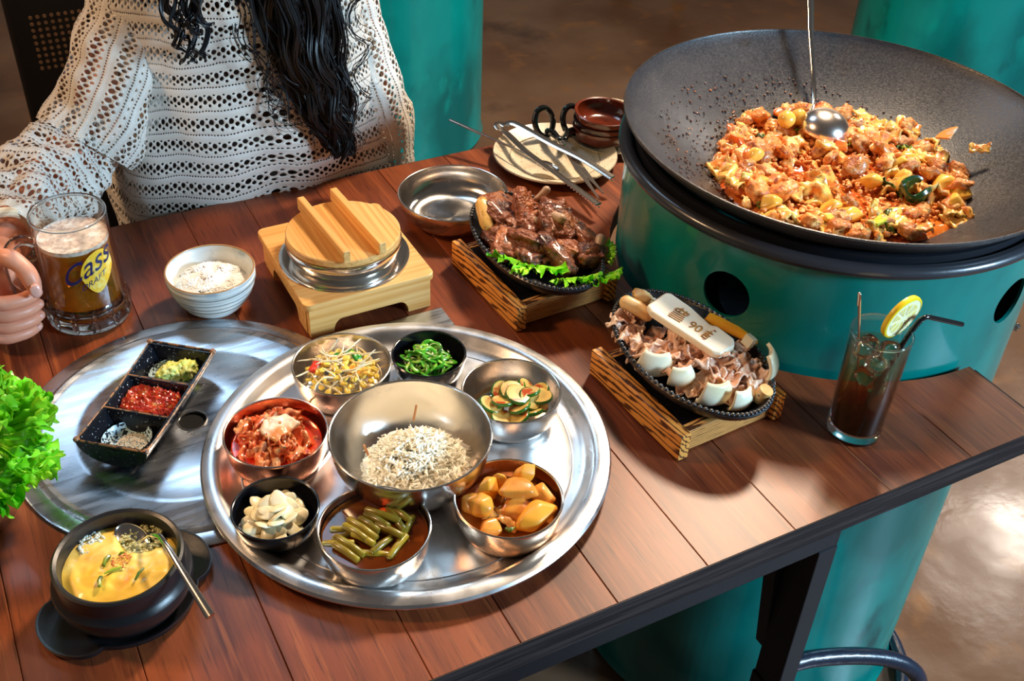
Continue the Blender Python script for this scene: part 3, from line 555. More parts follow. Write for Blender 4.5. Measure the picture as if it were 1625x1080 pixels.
for zz in(.018,.026,.034,.043): rr=.036+.0185*sin((zz-.006)/.046*PI/2)**.9; sg.lathe([(rr+.0004,zz-.0006),(rr+.0010,zz),(rr+.0004,zz+.0006)],96)
obj('painted_lines',sg,mat('grey_line_glaze',(.22,.22,.20),.3),t,label='thin grey-brown painted lines')
ricem=mat('cooked_rice',(.96,.94,.90),.45,hue=0)
R=random.Random(17); mb=MB(); bb=ico(2,(.0034,.0017,.0015),.03,1,1); bv=[v.co.copy() for v in bb.vertices]; bf=[tuple(p.vertices) for p in bb.polygons]
for i in range(1300):
    a=R.uniform(0,2*PI); q=math.sqrt(R.random()); x=.043*q*cos(a); y=.043*q*sin(a); z=.033+.014*(1-q**3)+.006*noise.noise(Vector((x*60,y*60,2)))
    M=Euler((R.uniform(-.5,.5),R.uniform(-.7,.7),R.uniform(0,6))).to_matrix(); mb.add([Vector((x,y,z))+M@v for v in bv],bf)
mb.lathe([(0,.0475),(.02,.046),(.034,.040),(.045,.033)],32)
obj('steamed_rice',mb,ricem,loc=(-.1168,.345,T),label='mound of steamed white rice in the pale ceramic bowl',category='rice',kind='stuff')
# ---------------------------------------------------------------- bamboo stand, rice pot and its lid
st=thing('bamboo_stand','light bamboo box stand with arched sides under the steel rice pot','stand',(.0495,.3215,T),rz=.0)
w,d_=.172,.190
obj('stand_top',MB().add(*(lambda P:([(x,y,.041) for x,y in P]+[(x,y,.050) for x,y in P],[tuple(range(len(P)-1,-1,-1)),tuple(range(len(P),2*len(P)))]+[(i,(i+1)%len(P),len(P)+(i+1)%len(P),len(P)+i) for i in range(len(P))]))([(sx*(w/2-.010)+.010*cos(a),sy*(d_/2-.010)+.010*sin(a)) for sx,sy,a0 in((1,1,0),(-1,1,PI/2),(-1,-1,PI),(1,-1,1.5*PI)) for a in [a0+PI/2*k/6 for k in range(7)]])),bamboo,st,smooth=False,mods=[('bevel',.0012)])
def arch_panel(L,h,th,mt,name,loc,rz):
    P=[(-L/2,0),(-L/2,h),(L/2,h),(L/2,0),(L*.31,0)]+[(L*.31-.012*(1-cos(a)),.016*sin(a)+.002) for a in [PI/2*k/6 for k in range(7)]]+[(-L*.31+.012*(1-cos(a)),.016*sin(a)+.002) for a in [PI/2*(6-k)/6 for k in range(7)]]+[(-L*.31,0)]
    n=len(P); mb=MB().add([(x,-th/2,z) for x,z in P]+[(x,th/2,z) for x,z in P],[tuple(range(n)),tuple(range(2*n-1,n-1,-1))]+[(i,n+i,n+(i+1)%n,(i+1)%n) for i in range(n)])
    return obj(name,mb,mt,st,loc=loc,rot=(0,0,rz),smooth=False)
arch_panel(w-.012,.041,.010,bamboo,'front_panel',(0,-d_/2+.008,0),0); arch_panel(w-.012,.041,.010,bamboo,'back_panel',(0,d_/2-.008,0),0)
arch_panel(d_-.028,.041,.010,bambooY,'side_panel',(-w/2+.010,0,0),PI/2); arch_panel(d_-.028,.041,.010,bambooY,'side_panel',(w/2-.010,0,0),PI/2)
PC=(.0475,.3125)
pot=thing('rice_pot','round stainless rice pot with a wide flange, seated in the bamboo stand','pot',(PC[0],PC[1],T+.050))
obj('flange',MB().lathe([(.060,.0025),(.066,.0015),(.078,.0030),(.0825,.0022),(.083,.0008),(.080,.0004),(.060,.0004)],96),steel_plain,pot)
obj('pot_wall',MB().lathe([(.060,.001),(.0665,.006),(.070,.012),(.0705,.019),(.0725,.021),(.0732,.026),(.0725,.0275),(.070,.0275),(.068,.012),(.058,.002),(0,.0015)],96),steel_plain,pot)
lid=thing('wooden_lid','round pale bamboo lid with two cross bars on the rice pot','lid',(PC[0],PC[1],T+.078))
obj('lid_disc',MB().lathe([(0,0),(.0705,0),(.0718,.0015),(.0718,.0085),(.0705,.0098),(0,.0098)],96),bambooY,lid,auto=30)
for s,x in((0,-.026),(1,.020)):
    b=MB().box((0,0,.0085),(.0095,.144 if s==0 else .148,.017)); obj('cross_bar',b,bambooY,lid,loc=(x,.001 if s else -.001,.0098),rot=(0,0,.06),smooth=False,mods=[('bevel',.0012)])
#==PART3
# ---------------------------------------------------------------- sizzling plates on charred wood stands
def sizzle(stand_label,plate_label,cx,cy,rz,pcx,pcy):
    s=thing('wooden_plate_stand',stand_label,'stand',(cx,cy,T),rz)
    W_,L_=.150,.172
    for x in(-1,1): obj('rail',MB().box((x*(W_/2-.007),0,.019),(.014,L_,.036)),charY,s,smooth=False,mods=[('bevel',.0012)])
    for y in(-1,1): obj('end_board',MB().box((0,y*(L_/2-.014),.017),(W_-.028,.012,.030)),charX,s,smooth=False,mods=[('bevel',.001)])
    obj('tray_insert',MB().box((0,0,.0295),(W_-.0285,L_-.041,.003)),blackgl,s,smooth=False,label='black glossy insert panel')
    obj('foot',MB().box((W_/2-.007,-L_/2+.03,.0),(.010,.02,.002)),blackmetal,s,smooth=False)
    p=thing('sizzling_plate',plate_label,'plate',(pcx,pcy,T+.0315))
    a,b=.0725,.1220
    prof=[(0,.004),(.60,.004),(.62,0),(.70,0),(.72,.004),(.84,.010),(.95,.020),(1.0,.027),(1.02,.031),(.99,.0335),(.955,.031),(.92,.0245),(.82,.0135),(.70,.0095),(0,.009)]
    obj('oval_dish',MB().lathe([(r,z) for r,z in prof],120,a=a,b=b),castiron,p)
    bd=ico(1,(.0030,.0030,.0022),.05,1,2); mb=MB(); bv=[v.co.copy() for v in bd.vertices]; bf=[tuple(q.vertices) for q in bd.polygons]
    for i in range(92):
        t_=2*PI*i/92; mb.add([Vector((a*.99*cos(t_),b*.99*sin(t_),.0328))+v for v in bv],bf)
    obj('beaded_rim',mb,castiron,p,kind='stuff',label='row of small cast beads along the rim')
    return Vector((pcx,pcy,T+.0315))
P1=sizzle('charred pine stand under the plate of grilled ribs','black oval cast plate of grilled beef ribs and lettuce',.2735,.222,.05,.2785,.2280)
P2=sizzle('charred pine stand under the plate of sliced beef and mushroom','black oval cast plate of sliced beef, onion and king oyster mushroom',.3250,-.056,.06,.3295,-.0495)
rib=mat('grilled_beef',(.27,.07,.022),.36,noise=[(35,5,.48,.64,(.46,.16,.055)),(55,4,.52,.62,(.07,.016,.008)),(18,3,.62,.74,(.62,.34,.18))],bump=(140,1,.005),coat=.25,hue=.4)
def place(name,me,mt,P,x,y,z,rot,label,cat,group=None,s=1):
    kw=dict(label=label,category=cat)
    if group: kw['group']=group
    return obj(name,me,mt,None,P+Vector((x,y,z)),rot,s,**kw)
ribs=[(-.014,.062,.040,(.026,.030,.010),(.3,.2,.3),'wide browned beef slab at the rear of the rib plate'),
 (-.030,.028,.030,(.024,.022,.009),(.2,-.3,.2),'browned beef piece at the left of the rib plate under the top slab'),
 (-.036,.004,.026,(.024,.020,.009),(.3,-.2,.9),'brown meat slice at the lower left of the rib plate'),
 (.004,.044,.044,(.012,.030,.010),(.7,.2,-.2),'narrow upright rib meat in the middle rear of the rib plate'),
 (.028,.060,.036,(.022,.013,.011),(.1,.5,.4),'rib end with pale bone tip at the right rear of the rib plate'),
 (.010,.018,.040,(.022,.016,.010),(.4,.1,.2),'glossy red-brown meat chunk in the middle of the rib plate'),
 (-.008,-.004,.034,(.017,.028,.009),(.1,.3,.6),'flat brown slice left of the centre rib on the plate'),
 (.030,-.002,.048,(.020,.032,.012),(.5,.1,-.1),'largest rib standing up in the centre right of the plate'),
 (.050,.026,.036,(.018,.024,.010),(.1,.5,.3),'brown rib meat along the right rim of the rib plate'),
 (.006,-.046,.032,(.010,.032,.010),(.25,0,.15),'long thin dark rib pointing to the front of the plate'),
 (.034,-.040,.030,(.022,.020,.011),(.1,.2,.5),'dark charred chunk at the front right of the rib plate'),
 (.056,-.030,.034,(.015,.024,.010),(.2,.4,.3),'pinkish rib meat at the right rim of the rib plate'),
 (.046,-.062,.030,(.020,.014,.012),(.2,.1,-.2),'charred rib end with round bone at the front right of the rib plate'),
 (-.018,.044,.024,(.028,.022,.010),(0,0,.4),'hidden meat slab under the rear of the rib plate'),
 (.016,-.014,.022,(.032,.036,.010),(0,0,.3),'meat slab at the bottom of the pile on the rib plate'),
 (.042,.010,.022,(.022,.036,.010),(0,0,.1),'lower meat slab on the right of the rib plate'),
 (-.016,-.024,.024,(.020,.018,.009),(.1,.1,.1),'brown meat slice behind the lettuce on the rib plate')]
for i,(x,y,z,s,r_,lb) in enumerate(ribs): place('grilled_rib',ico(600+i,tuple(q*1.08 for q in s),.50,2.3,4,.42),rib,P1,x,y,z,r_,lb,'meat')
bone=mat('rib_bone',(.62,.42,.28),.35,noise=[(40,3,.5,.65,(.38,.20,.11))],bump=(40,.3,.001))
for i,(a,b,r_,lb) in enumerate([((.020,.020,.058),(.030,-.012,.061),.0065,'pale flat rib bone on top of the centre right rib'),((.034,.066,.042),(.050,.064,.058),.0055,'rib bone tip sticking up at the right rear of the rib plate'),((.057,-.060,.032),(.066,-.052,.044),.007,'round cut bone end at the front right of the rib plate'),((.002,.030,.046),(.008,.012,.050),.005,'short pink bone end in the middle of the rib plate')]):
    obj('rib_bone',MB().cap_tube([a,tuple((p+q)/2 for p,q in zip(a,b)),b],[r_*.9,r_*.8,r_],12),bone,None,P1,label=lb,category='bone')
obj('mushroom_slice',ico(650,(.010,.026,.0075),.10,1.4,3,.25),mat('seared_mushroom',(.84,.48,.12),.35,noise=[(60,3,.55,.66,(.40,.15,.03)),(200,2,.68,.72,(.10,.04,.01))],bump=(60,.3,.001)),None,P1+Vector((-.044,.060,.046)),(.5,.1,-.15),label='seared golden mushroom slice leaning at the rear left of the rib plate',category='vegetable')
obj('potato_chunk',hull(651,(.014,.010,.008)),M_pot,None,P1+Vector((.054,.046,.036)),(.1,.3,.1),label='small yellow charred vegetable at the right rear of the rib plate',category='vegetable')
# frilly lettuce
let=mat('frilly_lettuce',(.20,.66,.012),.38,noise=[(28,3,.45,.62,(.46,.85,.05)),(45,3,.58,.70,(.05,.34,.01))],bump=(160,.4,.001),sss=.12,hue=.2)
def leaf(seed,L,W,frill=.3,nu=70,nv=14,k=9,cup=.6):
    R=random.Random(seed); ph=[R.uniform(0,6) for _ in range(5)]; mb=MB()
    def fn(u,v):
        a=(u-.5)*2.3; r=.15+.85*v
        e=v**2.0; am=frill*L*e
        nz_=Vector((W*a*60,L*r*60,seed)); z=am*.55*noise.noise(nz_)*1.6+.10*L*e*noise.noise(nz_*2.7)+am*(.55*sin(a*k+ph[0]+1.5*sin(a*2.3+ph[1]))+.35*sin(a*k*2.3+ph[2])+.25*sin(a*k*4.1+ph[3]))
        x=W*sin(a)*r*(1+.10*e*sin(a*k*1.7+ph[4])); y=L*r*cos(a*.75)+am*.45*sin(a*k*1.5+ph[1])
        return (x+am*.25*sin(a*k*3+ph[0]),y,z+cup*L*v*v*.5)
    mb.grid(fn,nu,nv); return mb.me('leaf')
for i,(x,y,z,r_,s,lb) in enumerate([(-.040,-.022,.026,(.3,-.3,2.5),1.15,'small frilly green lettuce leaf left of the dark rib'),(-.022,-.046,.027,(.25,0,2.7),1.25,'bright frilly lettuce leaf left front on the rib plate'),(.004,-.084,.024,(.35,0,2.9),1.1,'frilly lettuce leaf under the rib at the front rim'),(.032,-.094,.023,(.3,0,3.3),1.0,'frilly lettuce edge at the front right rim of the rib plate'),(.058,-.060,.028,(.2,.3,4.2),.7,'narrow lettuce frill at the far right of the rib plate')]):
    place('lettuce_leaf',leaf(700+i,.034,.032,.17,130,18,15,.2),let,P1,x,y,z,r_,lb,'lettuce',None,s)
# plate 2: sliced beef
bf_m=mat('sliced_beef',(.74,.42,.27),.32,noise=[(38,4,.45,.58,(.88,.66,.50)),(26,4,.56,.66,(.46,.18,.09)),(80,3,.60,.68,(.62,.27,.12))],bump=(80,.5,.0015),coat=.3,hue=.2)
sl=[setmat(sheet(720+s,.034,.050,.0022,.016,1.5,22,26,.22,curl=.5),bf_m) for s in range(9)]
R=random.Random(44)
spots=[(-.046,.086,.036),(-.050,.070,.034),(-.036,.092,.032),(-.052,.052,.030),(-.020,.098,.034),(.000,.100,.034),(.020,.080,.036),(.010,.092,.030),(-.046,.022,.028),(-.040,.034,.034),(-.018,.006,.032),(-.006,.000,.040),(-.020,.014,.040),(.006,-.014,.042),(.020,-.020,.046),(.030,-.036,.044),(.016,-.040,.040),(.002,-.034,.036),(.044,-.050,.038),(.050,-.028,.042),(.036,-.062,.038),(.022,-.064,.036),(.008,-.060,.034),(.030,-.012,.040),(.040,-.074,.032),(-.010,-.022,.034),(.048,-.010,.034),(-.028,-.004,.028),(.0,.03,.028),(.02,.03,.028),(.0,.06,.026),(-.030,.01,.022),(-.030,-.03,.022),(-.01,-.05,.024),(.0,-.075,.022),(.02,-.09,.024),(.04,-.085,.026),(-.045,.05,.026),(.0,-.05,.030)]
for i,(x,y,z) in enumerate(spots):
    obj('beef_slice',sl[i%9],None,None,P2+Vector((x*.90,y*.92,z-.003)),(R.uniform(-.35,.35),R.uniform(-.35,.35),R.uniform(0,6)),R.uniform(.7,1.0),label='thin crumpled cooked beef slice on the mushroom plate '+where(x,y*.6,.075),category='meat',group='beef slices on the mushroom plate')
# branded king oyster mushroom slab
ms=thing('mushroom_slab','long white king oyster mushroom slab branded with brown marks, on top of the beef','mushroom',P2+Vector((.008,.014,.047)),rot=(.06,.10,math.radians(-74)))
out=[(-.056,.017),(-.050,.0215),(-.020,.0215),(.014,.016),(.020,.0205),(.046,.0195),(.054,.010),(.052,-.012),(.044,-.0175),(-.004,-.0195),(-.044,-.0215),(-.055,-.017)]
so=obj('slab',poly_prism(out,0,.010,MB()),mat('mushroom_white',(.98,.89,.70),.42,noise=[(18,3,.56,.7,(.85,.66,.40))],sss=.12,bump=(40,.15,.001)),ms,smooth=False,mods=[('bevel',.003,3)])
brand=mat('burnt_brand',(.46,.20,.03),.6,noise=[(90,2,.5,.6,(.24,.09,.015))])
def flat_text(s,size,parent,loc,rot,mt,name,ext=.0003,shear=0,space=1):
    c=D.curves.new('t','FONT'); c.body=s; c.size=size; c.extrude=ext; c.align_x='CENTER'; c.align_y='CENTER'; c.shear=shear; c.space_character=space
    o=D.objects.new('t',c); COL.objects.link(o); bpy.context.view_layer.update(); me=D.meshes.new_from_object(o.evaluated_get(bpy.context.evaluated_depsgraph_get())); D.objects.remove(o); D.curves.remove(c); me.materials.clear()
    return obj(name,me,mt,parent,loc,rot) if parent is not None else me
bm_=MB()
for k in range(5): bm_.box((-.020,-.008+k*.0032,.0104),(.018-.001*abs(k-1),.0011,.0008))
for x,y in((-.027,.010),(-.022,.0135),(-.016,.012),(-.012,.009)): bm_.tube([(x,.006,.0104),(x+.0005,y,.0104)],.0009,6)
bm_.tube([(-.028,.008,.0104),(-.022,.0115,.0104),(-.016,.009,.0104),(-.011,.0105,.0104)],.0008,6)
obj('brand_emblem',bm_,brand,ms,rot=(0,0,.12),label='burnt brown crown-like emblem')
flat_text('90',.017,ms,(.006,-.002,.0102),(0,0,.10),brand,'brand_lettering')
bt=MB()
for p in ([(.019,.003),(.027,.004)],[(.023,.007),(.023,.001)],[(.019,-.001),(.027,-.001)],[(.020,-.004),(.026,-.004),(.026,-.008),(.020,-.008),(.020,-.004)],[(.023,.0105),(.026,.0105)]): bt.tube([(x,y,.0104) for x,y in p],.0009,6)
obj('brand_lettering',bt,brand,ms)
onw=mat('white_onion',(.90,.84,.62),.25,noise=[(20,3,.5,.7,(.82,.72,.40))],coat=.4,sss=.1,stretch=(1,1,5))
def onion(seed,w,h,span=1.5):
    mb=MB(); mb.grid(lambda u,v:(w*sin((u-.5)*span)*(1-.35*(2*v-1)**2),-w*cos((u-.5)*span)*(1-.45*(2*v-1)**2)+w*.6,h*(v-.5)),16,12,-.004)
    return mb.me('onion')
for i,(x,y,z,r_,s,lb) in enumerate([(-.050,.000,.028,(.3,.1,-.5),1.05,'large white onion wedge at the left front of the mushroom plate'),(-.034,-.030,.026,(.2,0,-.3),.8,'second onion wedge, squared, right of the large left one'),(-.018,-.070,.027,(.35,.1,-.2),1.0,'white onion wedge at the front of the mushroom plate'),(.004,-.090,.025,(.2,.1,.1),.8,'small white onion wedge at the front rim of the mushroom plate'),(.056,-.064,.036,(.2,.1,.9),1.1,'tall white onion wedge at the right end of the mushroom plate')]):
    place('onion_wedge',onion(i,.026,.034),onw,P2,x,y,z,r_,lb,'vegetable',None,s)
gold=mat('seared_gold',(.88,.58,.26),.35,noise=[(40,3,.5,.6,(.75,.40,.13)),(120,2,.66,.7,(.15,.06,.02))],coat=.2)
place('mushroom_stub',MB().lathe([(0,0),(.008,0),(.0085,.003),(.0085,.016),(.008,.018),(0,.018)],20),gold,P2,.026,-.096,.022,(.3,.2,0),'short golden mushroom stub at the front rim of the mushroom plate','vegetable')
place('mushroom_stub',MB().cap_tube([(0,-.014,0),(0,.0,.002),(0,.014,0)],[.008,.009,.009],14),gold,P2,-.026,.076,.046,(.2,0,.5),'pale mushroom stem beside the slab at the rear left','vegetable')
place('mushroom_stub',ico(760,(.009,.014,.007),.3,1.8,3),gold,P2,-.006,.094,.046,(.2,0,.5),'browned mushroom cap behind the slab at the rear','vegetable')
sqm=mat('orange_squash',(.88,.40,.02),.3,noise=[(40,3,.5,.68,(.80,.28,.02))],coat=.3)
for i,(x,y,z,lb) in enumerate([(.050,.006,.044,'long orange squash stick on the right of the mushroom slab'),(.034,.032,.044,'shorter orange squash stick between slab and long stick')]):
    t=thing('squash_stick',lb,'vegetable',P2+Vector((x,y,z)),rot=(-.06,.1,math.radians(-62)))
    L=.038 if i==0 else .022
    obj('flesh',MB().cap_tube([(-L,0,0),(-L*.3,.001,.001),(L*.4,.001,.001),(L,0,0)],[.0075,.0085,.008,.005],14,flat=.7),sqm,t)
    obj('charred_end',MB().cap_tube([(-L-.003,0,.001),(-L*.72,.0,.0015)],[.0070,.0084],12,flat=.7),castiron,t,label='charred black end')
place('radish_cube',MB().box((0,0,0),(.010,.012,.012)),onw,P2,.058,-.030,.046,(.2,.4,.3),'small pale square onion bit at the right rim of the mushroom plate','vegetable')
# ---------------------------------------------------------------- sauce dish
sd=thing('sauce_dish','black speckled three-part sauce dish with brown edges on the steel cover','dish',(-.238,.1630,T+.0042),rot=(0,0,math.radians(51)))
dish=mat('speckled_black_glaze',(.006,.007,.011),.22,spec=.35,noise=[(420,2,.66,.70,(.50,.56,.62))],vary=1)
Ld,Wd,Hd=.172,.080,.030
sec=[(Wd/2*cos(a),Hd+ (Hd-.002)*sin(a)*1.0) for a in [-PI*i/18 for i in range(19)]]
sec=[(y,max(z,.0015)) for y,z in sec]
n=len(sec); vs=[];xs=[-Ld/2,-Ld/2+.004,0,Ld/2-.004,Ld/2]
for x in xs:
    up=.004*(abs(x)/(Ld/2))**3
    vs+=[(x,y,z+up) for y,z in sec]
fs=[(j*n+i,(j+1)*n+i,(j+1)*n+(i+1)%n,j*n+(i+1)%n) for j in range(len(xs)-1) for i in range(n)]+[tuple(range(n)),tuple(range(len(vs)-1,len(vs)-n-1,-1))]
body=obj('dish_body',MB().add(vs,fs),dish,sd,smooth=False)
for k in(-1,0,1):
    c=MB(); x0,x1=k*.0557-.0270,k*.0557+.0270; y0=.0375; z0=.008
    c.add([(x0+.008,-y0+.015,z0),(x1-.008,-y0+.015,z0),(x1-.008,y0-.015,z0),(x0+.008,y0-.015,z0),(x0,-y0,.0345),(x1,-y0,.0345),(x1,y0,.0345),(x0,y0,.0345)],[(3,2,1,0),(4,5,6,7),(0,1,5,4),(1,2,6,5),(2,3,7,6),(3,0,4,7)]); 
    b=D.objects; body.parent=None; cut(body,c); body.parent=sd
edge=mat('brown_dish_edge',(.30,.13,.05),.35,noise=[(160,2,.5,.56,(.02,.015,.02))])
em=MB()
q=.039
def zt(x): return Hd+.0042*(abs(x)/(Ld/2))**3+.0004
em.tube([(-Ld/2,-q,zt(Ld/2))]+[(x,-q,zt(x)) for x in (-.06,-.03,0,.03,.06)]+[(Ld/2,-q,zt(Ld/2)),(Ld/2,0,zt(Ld/2)),(Ld/2,q,zt(Ld/2))]+[(x,q,zt(x)) for x in (.06,.03,0,-.03,-.06)]+[(-Ld/2,q,zt(Ld/2)),(-Ld/2,0,zt(Ld/2)),(-Ld/2,-q,zt(Ld/2))],.0013,8)
for x in(-.0278,.0278): em.tube([(x,-q,zt(x)),(x,q,zt(x))],.0012,8)
for s in (-1,1):
    for y in(-1,1): em.lathe([(0,-.002),(.0032,-.001),(.0036,.001),(.0022,.003),(0,.0034)],12,c=(s*(Ld/2-.001),y*.0385,zt(Ld/2)-.0005))
obj('brown_edge',em,edge,sd,label='worn brown glazed edge')
M3=Matrix.Rotation(math.radians(51),3,'Z'); SD=Vector((-.238,.1630,T+.0042))
def insd(x,y,z): return SD+M3@Vector((x,y,z))
# floor of wells: pale speckle patches are part of the glaze
for k in(-1,1): obj('well_glaze',MB().lathe([(0,.0084),(.0180,.0086),(.0225,.0118),(.0262,.0190)],24),mat('pale_blue_speckle',(.62,.80,.88),.25,noise=[(420,2,.50,.54,(.015,.02,.03))],vary=1),sd,loc=(k*.0555,0,0),label='pale blue speckled glaze patch')
chs=MB(); chs.grid(lambda u,v:((u-.5)*.051*(1-.12*(2*v-1)**2),(v-.5)*.066*(1-.12*(2*u-1)**2),.0245+.004*noise.fractal(Vector((u*9,v*9,3)),.6,2,3)-.010*max(0,max(abs(2*u-1),abs(2*v-1))-.86)/.14),40,44)
obj('chilli_sauce',chs,mat('red_chilli_paste',(.36,.020,.008),.15,noise=[(110,3,.5,.62,(.58,.06,.012)),(160,2,.64,.68,(.75,.35,.12))],bump=(160,.7,.002),coat=.6),None,SD,(0,0,math.radians(51)),label='coarse red chilli paste filling the middle well of the sauce dish',category='sauce',kind='stuff')
wsm=mat('wasabi',(.62,.66,.13),.5,noise=[(80,3,.5,.62,(.78,.78,.30)),(50,3,.58,.66,(.36,.50,.08))],bump=(200,.8,.002))
for i,(x,y,s) in enumerate([(.056,.000,(.013,.012,.010)),(.064,-.014,(.013,.012,.010)),(.048,.006,(.009,.009,.008))]):
    obj('wasabi_lump',ico(800+i,s,.4,2.6,4),wsm,None,insd(x,y,.020),(0,0,i),1,label=['middle lump of yellow-green wasabi in the far well','largest yellow-green wasabi lump, right in the far well','smallest wasabi lump, left in the far well'][i],category='wasabi')
R=random.Random(2); mb=MB()
for i in range(700):
    a=R.uniform(0,6.3); q=math.sqrt(R.random()); x=.016*q*cos(a)-.0535; y=.017*q*sin(a)-.004; z=.0092+.006*(1-q*q)*(.6+.4*R.random()); s=R.uniform(.0005,.0009)
    mb.box((x,y,z),(s,s,s),R.uniform(0,1.5))
obj('salt',mb,mat('coarse_salt',(.92,.82,.66),.35,noise=[(500,1,.5,.55,(.75,.60,.42))],vary=1),None,SD,(0,0,math.radians(51)),label='mound of coarse beige salt in the near well of the sauce dish',category='salt',kind='stuff',smooth=False)
# ---------------------------------------------------------------- stone pot of steamed egg
tk=thing('stone_pot','black stoneware pot of steamed egg at the lower left, on its tray','pot',(-.3180,-.0800,T+.009))
obj('pot_body',MB().lathe([(0,0),(.046,0),(.052,.005),(.0600,.018),(.0625,.027),(.0620,.033),(.0575,.037),(.0565,.041),(.0580,.052),(.0578,.0565),(.0555,.0580),(.0525,.0565),(.0510,.050),(.0505,.020),(.040,.012),(0,.010)],96),stone,tk)
tr=thing('pot_tray','black lugged oval tray under the stone egg pot','tray',(-.3180,-.0720,T),rz=math.radians(22))
tp=[]
for i in range(96):
    a=2*PI*i/96; r=.0655; lug=max(0,abs(cos(a))-.80)/.20; rr=r+.020*lug**.6 if lug>0 else r
    tp.append((rr*cos(a),rr*sin(a)))
tm=MB(); nn=96
L0=[(x*.90,y*.90,.001) for x,y in tp];L1=[(x*.99,y*.99,.0050) for x,y in tp];L2=[(x,y,.0105) for x,y in tp];L3=[(x*.965,y*.965,.0105) for x,y in tp];L4=[(x*.90,y*.90,.0065) for x,y in tp]
tm.add(L0+L1+L2+L3+L4,[(j*nn+i,j*nn+(i+1)%nn,(j+1)*nn+(i+1)%nn,(j+1)*nn+i) for j in range(4) for i in range(nn)]+[tuple(range(nn-1,-1,-1)),tuple(range(4*nn,5*nn))])
obj('tray_body',tm,stone,tr,auto=50)
eg=MB()
def egf(u,v):
    r=.0505*v; a=2*PI*u; x,y=r*cos(a),r*sin(a)
    z=.0425+.006*(1-v*v)+.0028*noise.fractal(Vector((x*34,y*34,1)),.6,2,3)
    d=math.hypot(x-.026,y-.026); z-=.016*max(0,1-d/.024)**.6 if d<.024 else 0
    return (x,y,z)
eg.grid(egf,72,30)
eggm=mat('steamed_egg',(.96,.60,.06),.4,noise=[(16,4,.50,.66,(.98,.74,.20)),(30,4,.62,.72,(.85,.36,.04))],bump=(50,.35,.002),coat=.25)
obj('steamed_egg',eg.me('egg',merge=1e-6),eggm,None,(-.3180,-.0800,T+.009),label='fluffy yellow steamed egg filling the stone pot',category='egg',kind='stuff')
crumbs('egg_pockets','coarse grey-green torn egg curds in the scooped hollow of the stone pot',mat('egg_curd',(.55,.52,.22),.3,noise=[(150,3,.5,.58,(.12,.11,.03))],coat=.5),160,33,(-.293,-.056),.019,lambda x,y:T+.009+.036+.35*math.hypot(x+.293,y+.056),.0034,'egg')
crumbs('egg_foam','pale blue-white foam clinging to the rear rim of the stone pot',mat('egg_foam',(.70,.80,.74),.5),90,34,(-.337,-.042),.013,lambda x,y:T+.009+.0445,.0022,'egg')
EP=Vector((-.3180,-.0800,T+.009))
for i,(x,y,a,L,lb) in enumerate([(-.010,.004,.9,.010,'short green scallion piece at the rear of the egg'),(-.020,-.018,1.25,.009,'short thick scallion piece at the front left of the egg'),(-.007,-.010,.05,.014,'thin scallion strip in the middle of the egg'),(.013,-.024,.8,.013,'curved scallion strip at the front right of the egg'),(.004,.006,.3,.005,'tiny scallion bit right of centre on the egg')]):
    obj('scallion_bit',MB().cap_tube([(-L/2,0,0),(0,.0008,.0006),(L/2,0,0)],[.0019,.0022,.0019] if i<2 else [.0010,.0013,.001],8),M_gre,None,EP+Vector((x,y,.0505)),(0,0,a),1,label=lb,category='vegetable')
crumbs('roe_sprinkle','orange-red fish roe crumbs in the middle of the steamed egg',mat('roe',(.75,.22,.05),.3,coat=.5),60,35,(-.316,-.082),.009,lambda x,y:T+.009+.0505,.0011,'garnish')
sp=thing('spoon','steel spoon resting in the steamed egg, handle over the right rim','spoon',(0,0,0))
hs=[Vector((-.2960,-.0600,.8035)),Vector((-.2865,-.0700,.8190)),Vector((-.2800,-.0860,.8290)),Vector((-.276,-.105,.8290)),Vector((-.270,-.140,.823)),Vector((-.262,-.183,.816))]
obj('spoon_handle',MB().tube(hs,[.0030,.0028,.0026,.0026,.0034,.0044],12,flat=.5),steel_plain,sp)
sb=ico(3,(.0125,.019,.0055),0,1,3)
for v in sb.vertices:
    if v.co.z>0: v.co.z*=-.72
obj('spoon_bowl',sb,steel_plain,sp,(-.3010,-.0520,.8030),(.25,-.15,.5))
#==PART4
# ---------------------------------------------------------------- lettuce in a steel basin
LB=Vector((-.447,.105,T))
t=thing('lettuce_basin','tapered steel basin holding frilly lettuce at the left edge','basin',LB)
obj('basin_body',MB().lathe([(0,0),(.055,0),(.058,.003),(.082,.090),(.0845,.092),(.0845,.0935),(.081,.0925),(.056,.005),(0,.002)],64),steel_plain,t)
R=random.Random(4)
fl_=[leaf(900+s,.070,.052,.17,230,34,19+s%4,.35) for s in range(5)]
for q in fl_: setmat(q,let)
sp_=[]
for i in range(16):
    a=math.radians(-95+i*22 if i<9 else -80+(i-9)*28); ring=0 if i<9 else 1
    sp_.append((a,ring))
for i in range(5): sp_.append((math.radians(-60+i*45),2))
for i,(a,ring) in enumerate(sp_):
    r=(.043,.028,.008)[ring]; z=(.088,.118,.142)[ring]
    o=obj('lettuce_leaf',fl_[i%5],None,None,LB+Vector((r*cos(a),r*sin(a),z+R.uniform(-.012,.012))),( (-.1,.30,.75)[ring]+R.uniform(-.4,.4),R.uniform(-.5,.5),a-PI/2+R.uniform(-.4,.4)),(.98,.85,.75)[ring],label='bright green frilly lettuce leaf in the steel basin, '+where(r*cos(a),r*sin(a),.045),category='lettuce',group='lettuce leaves in the steel basin')
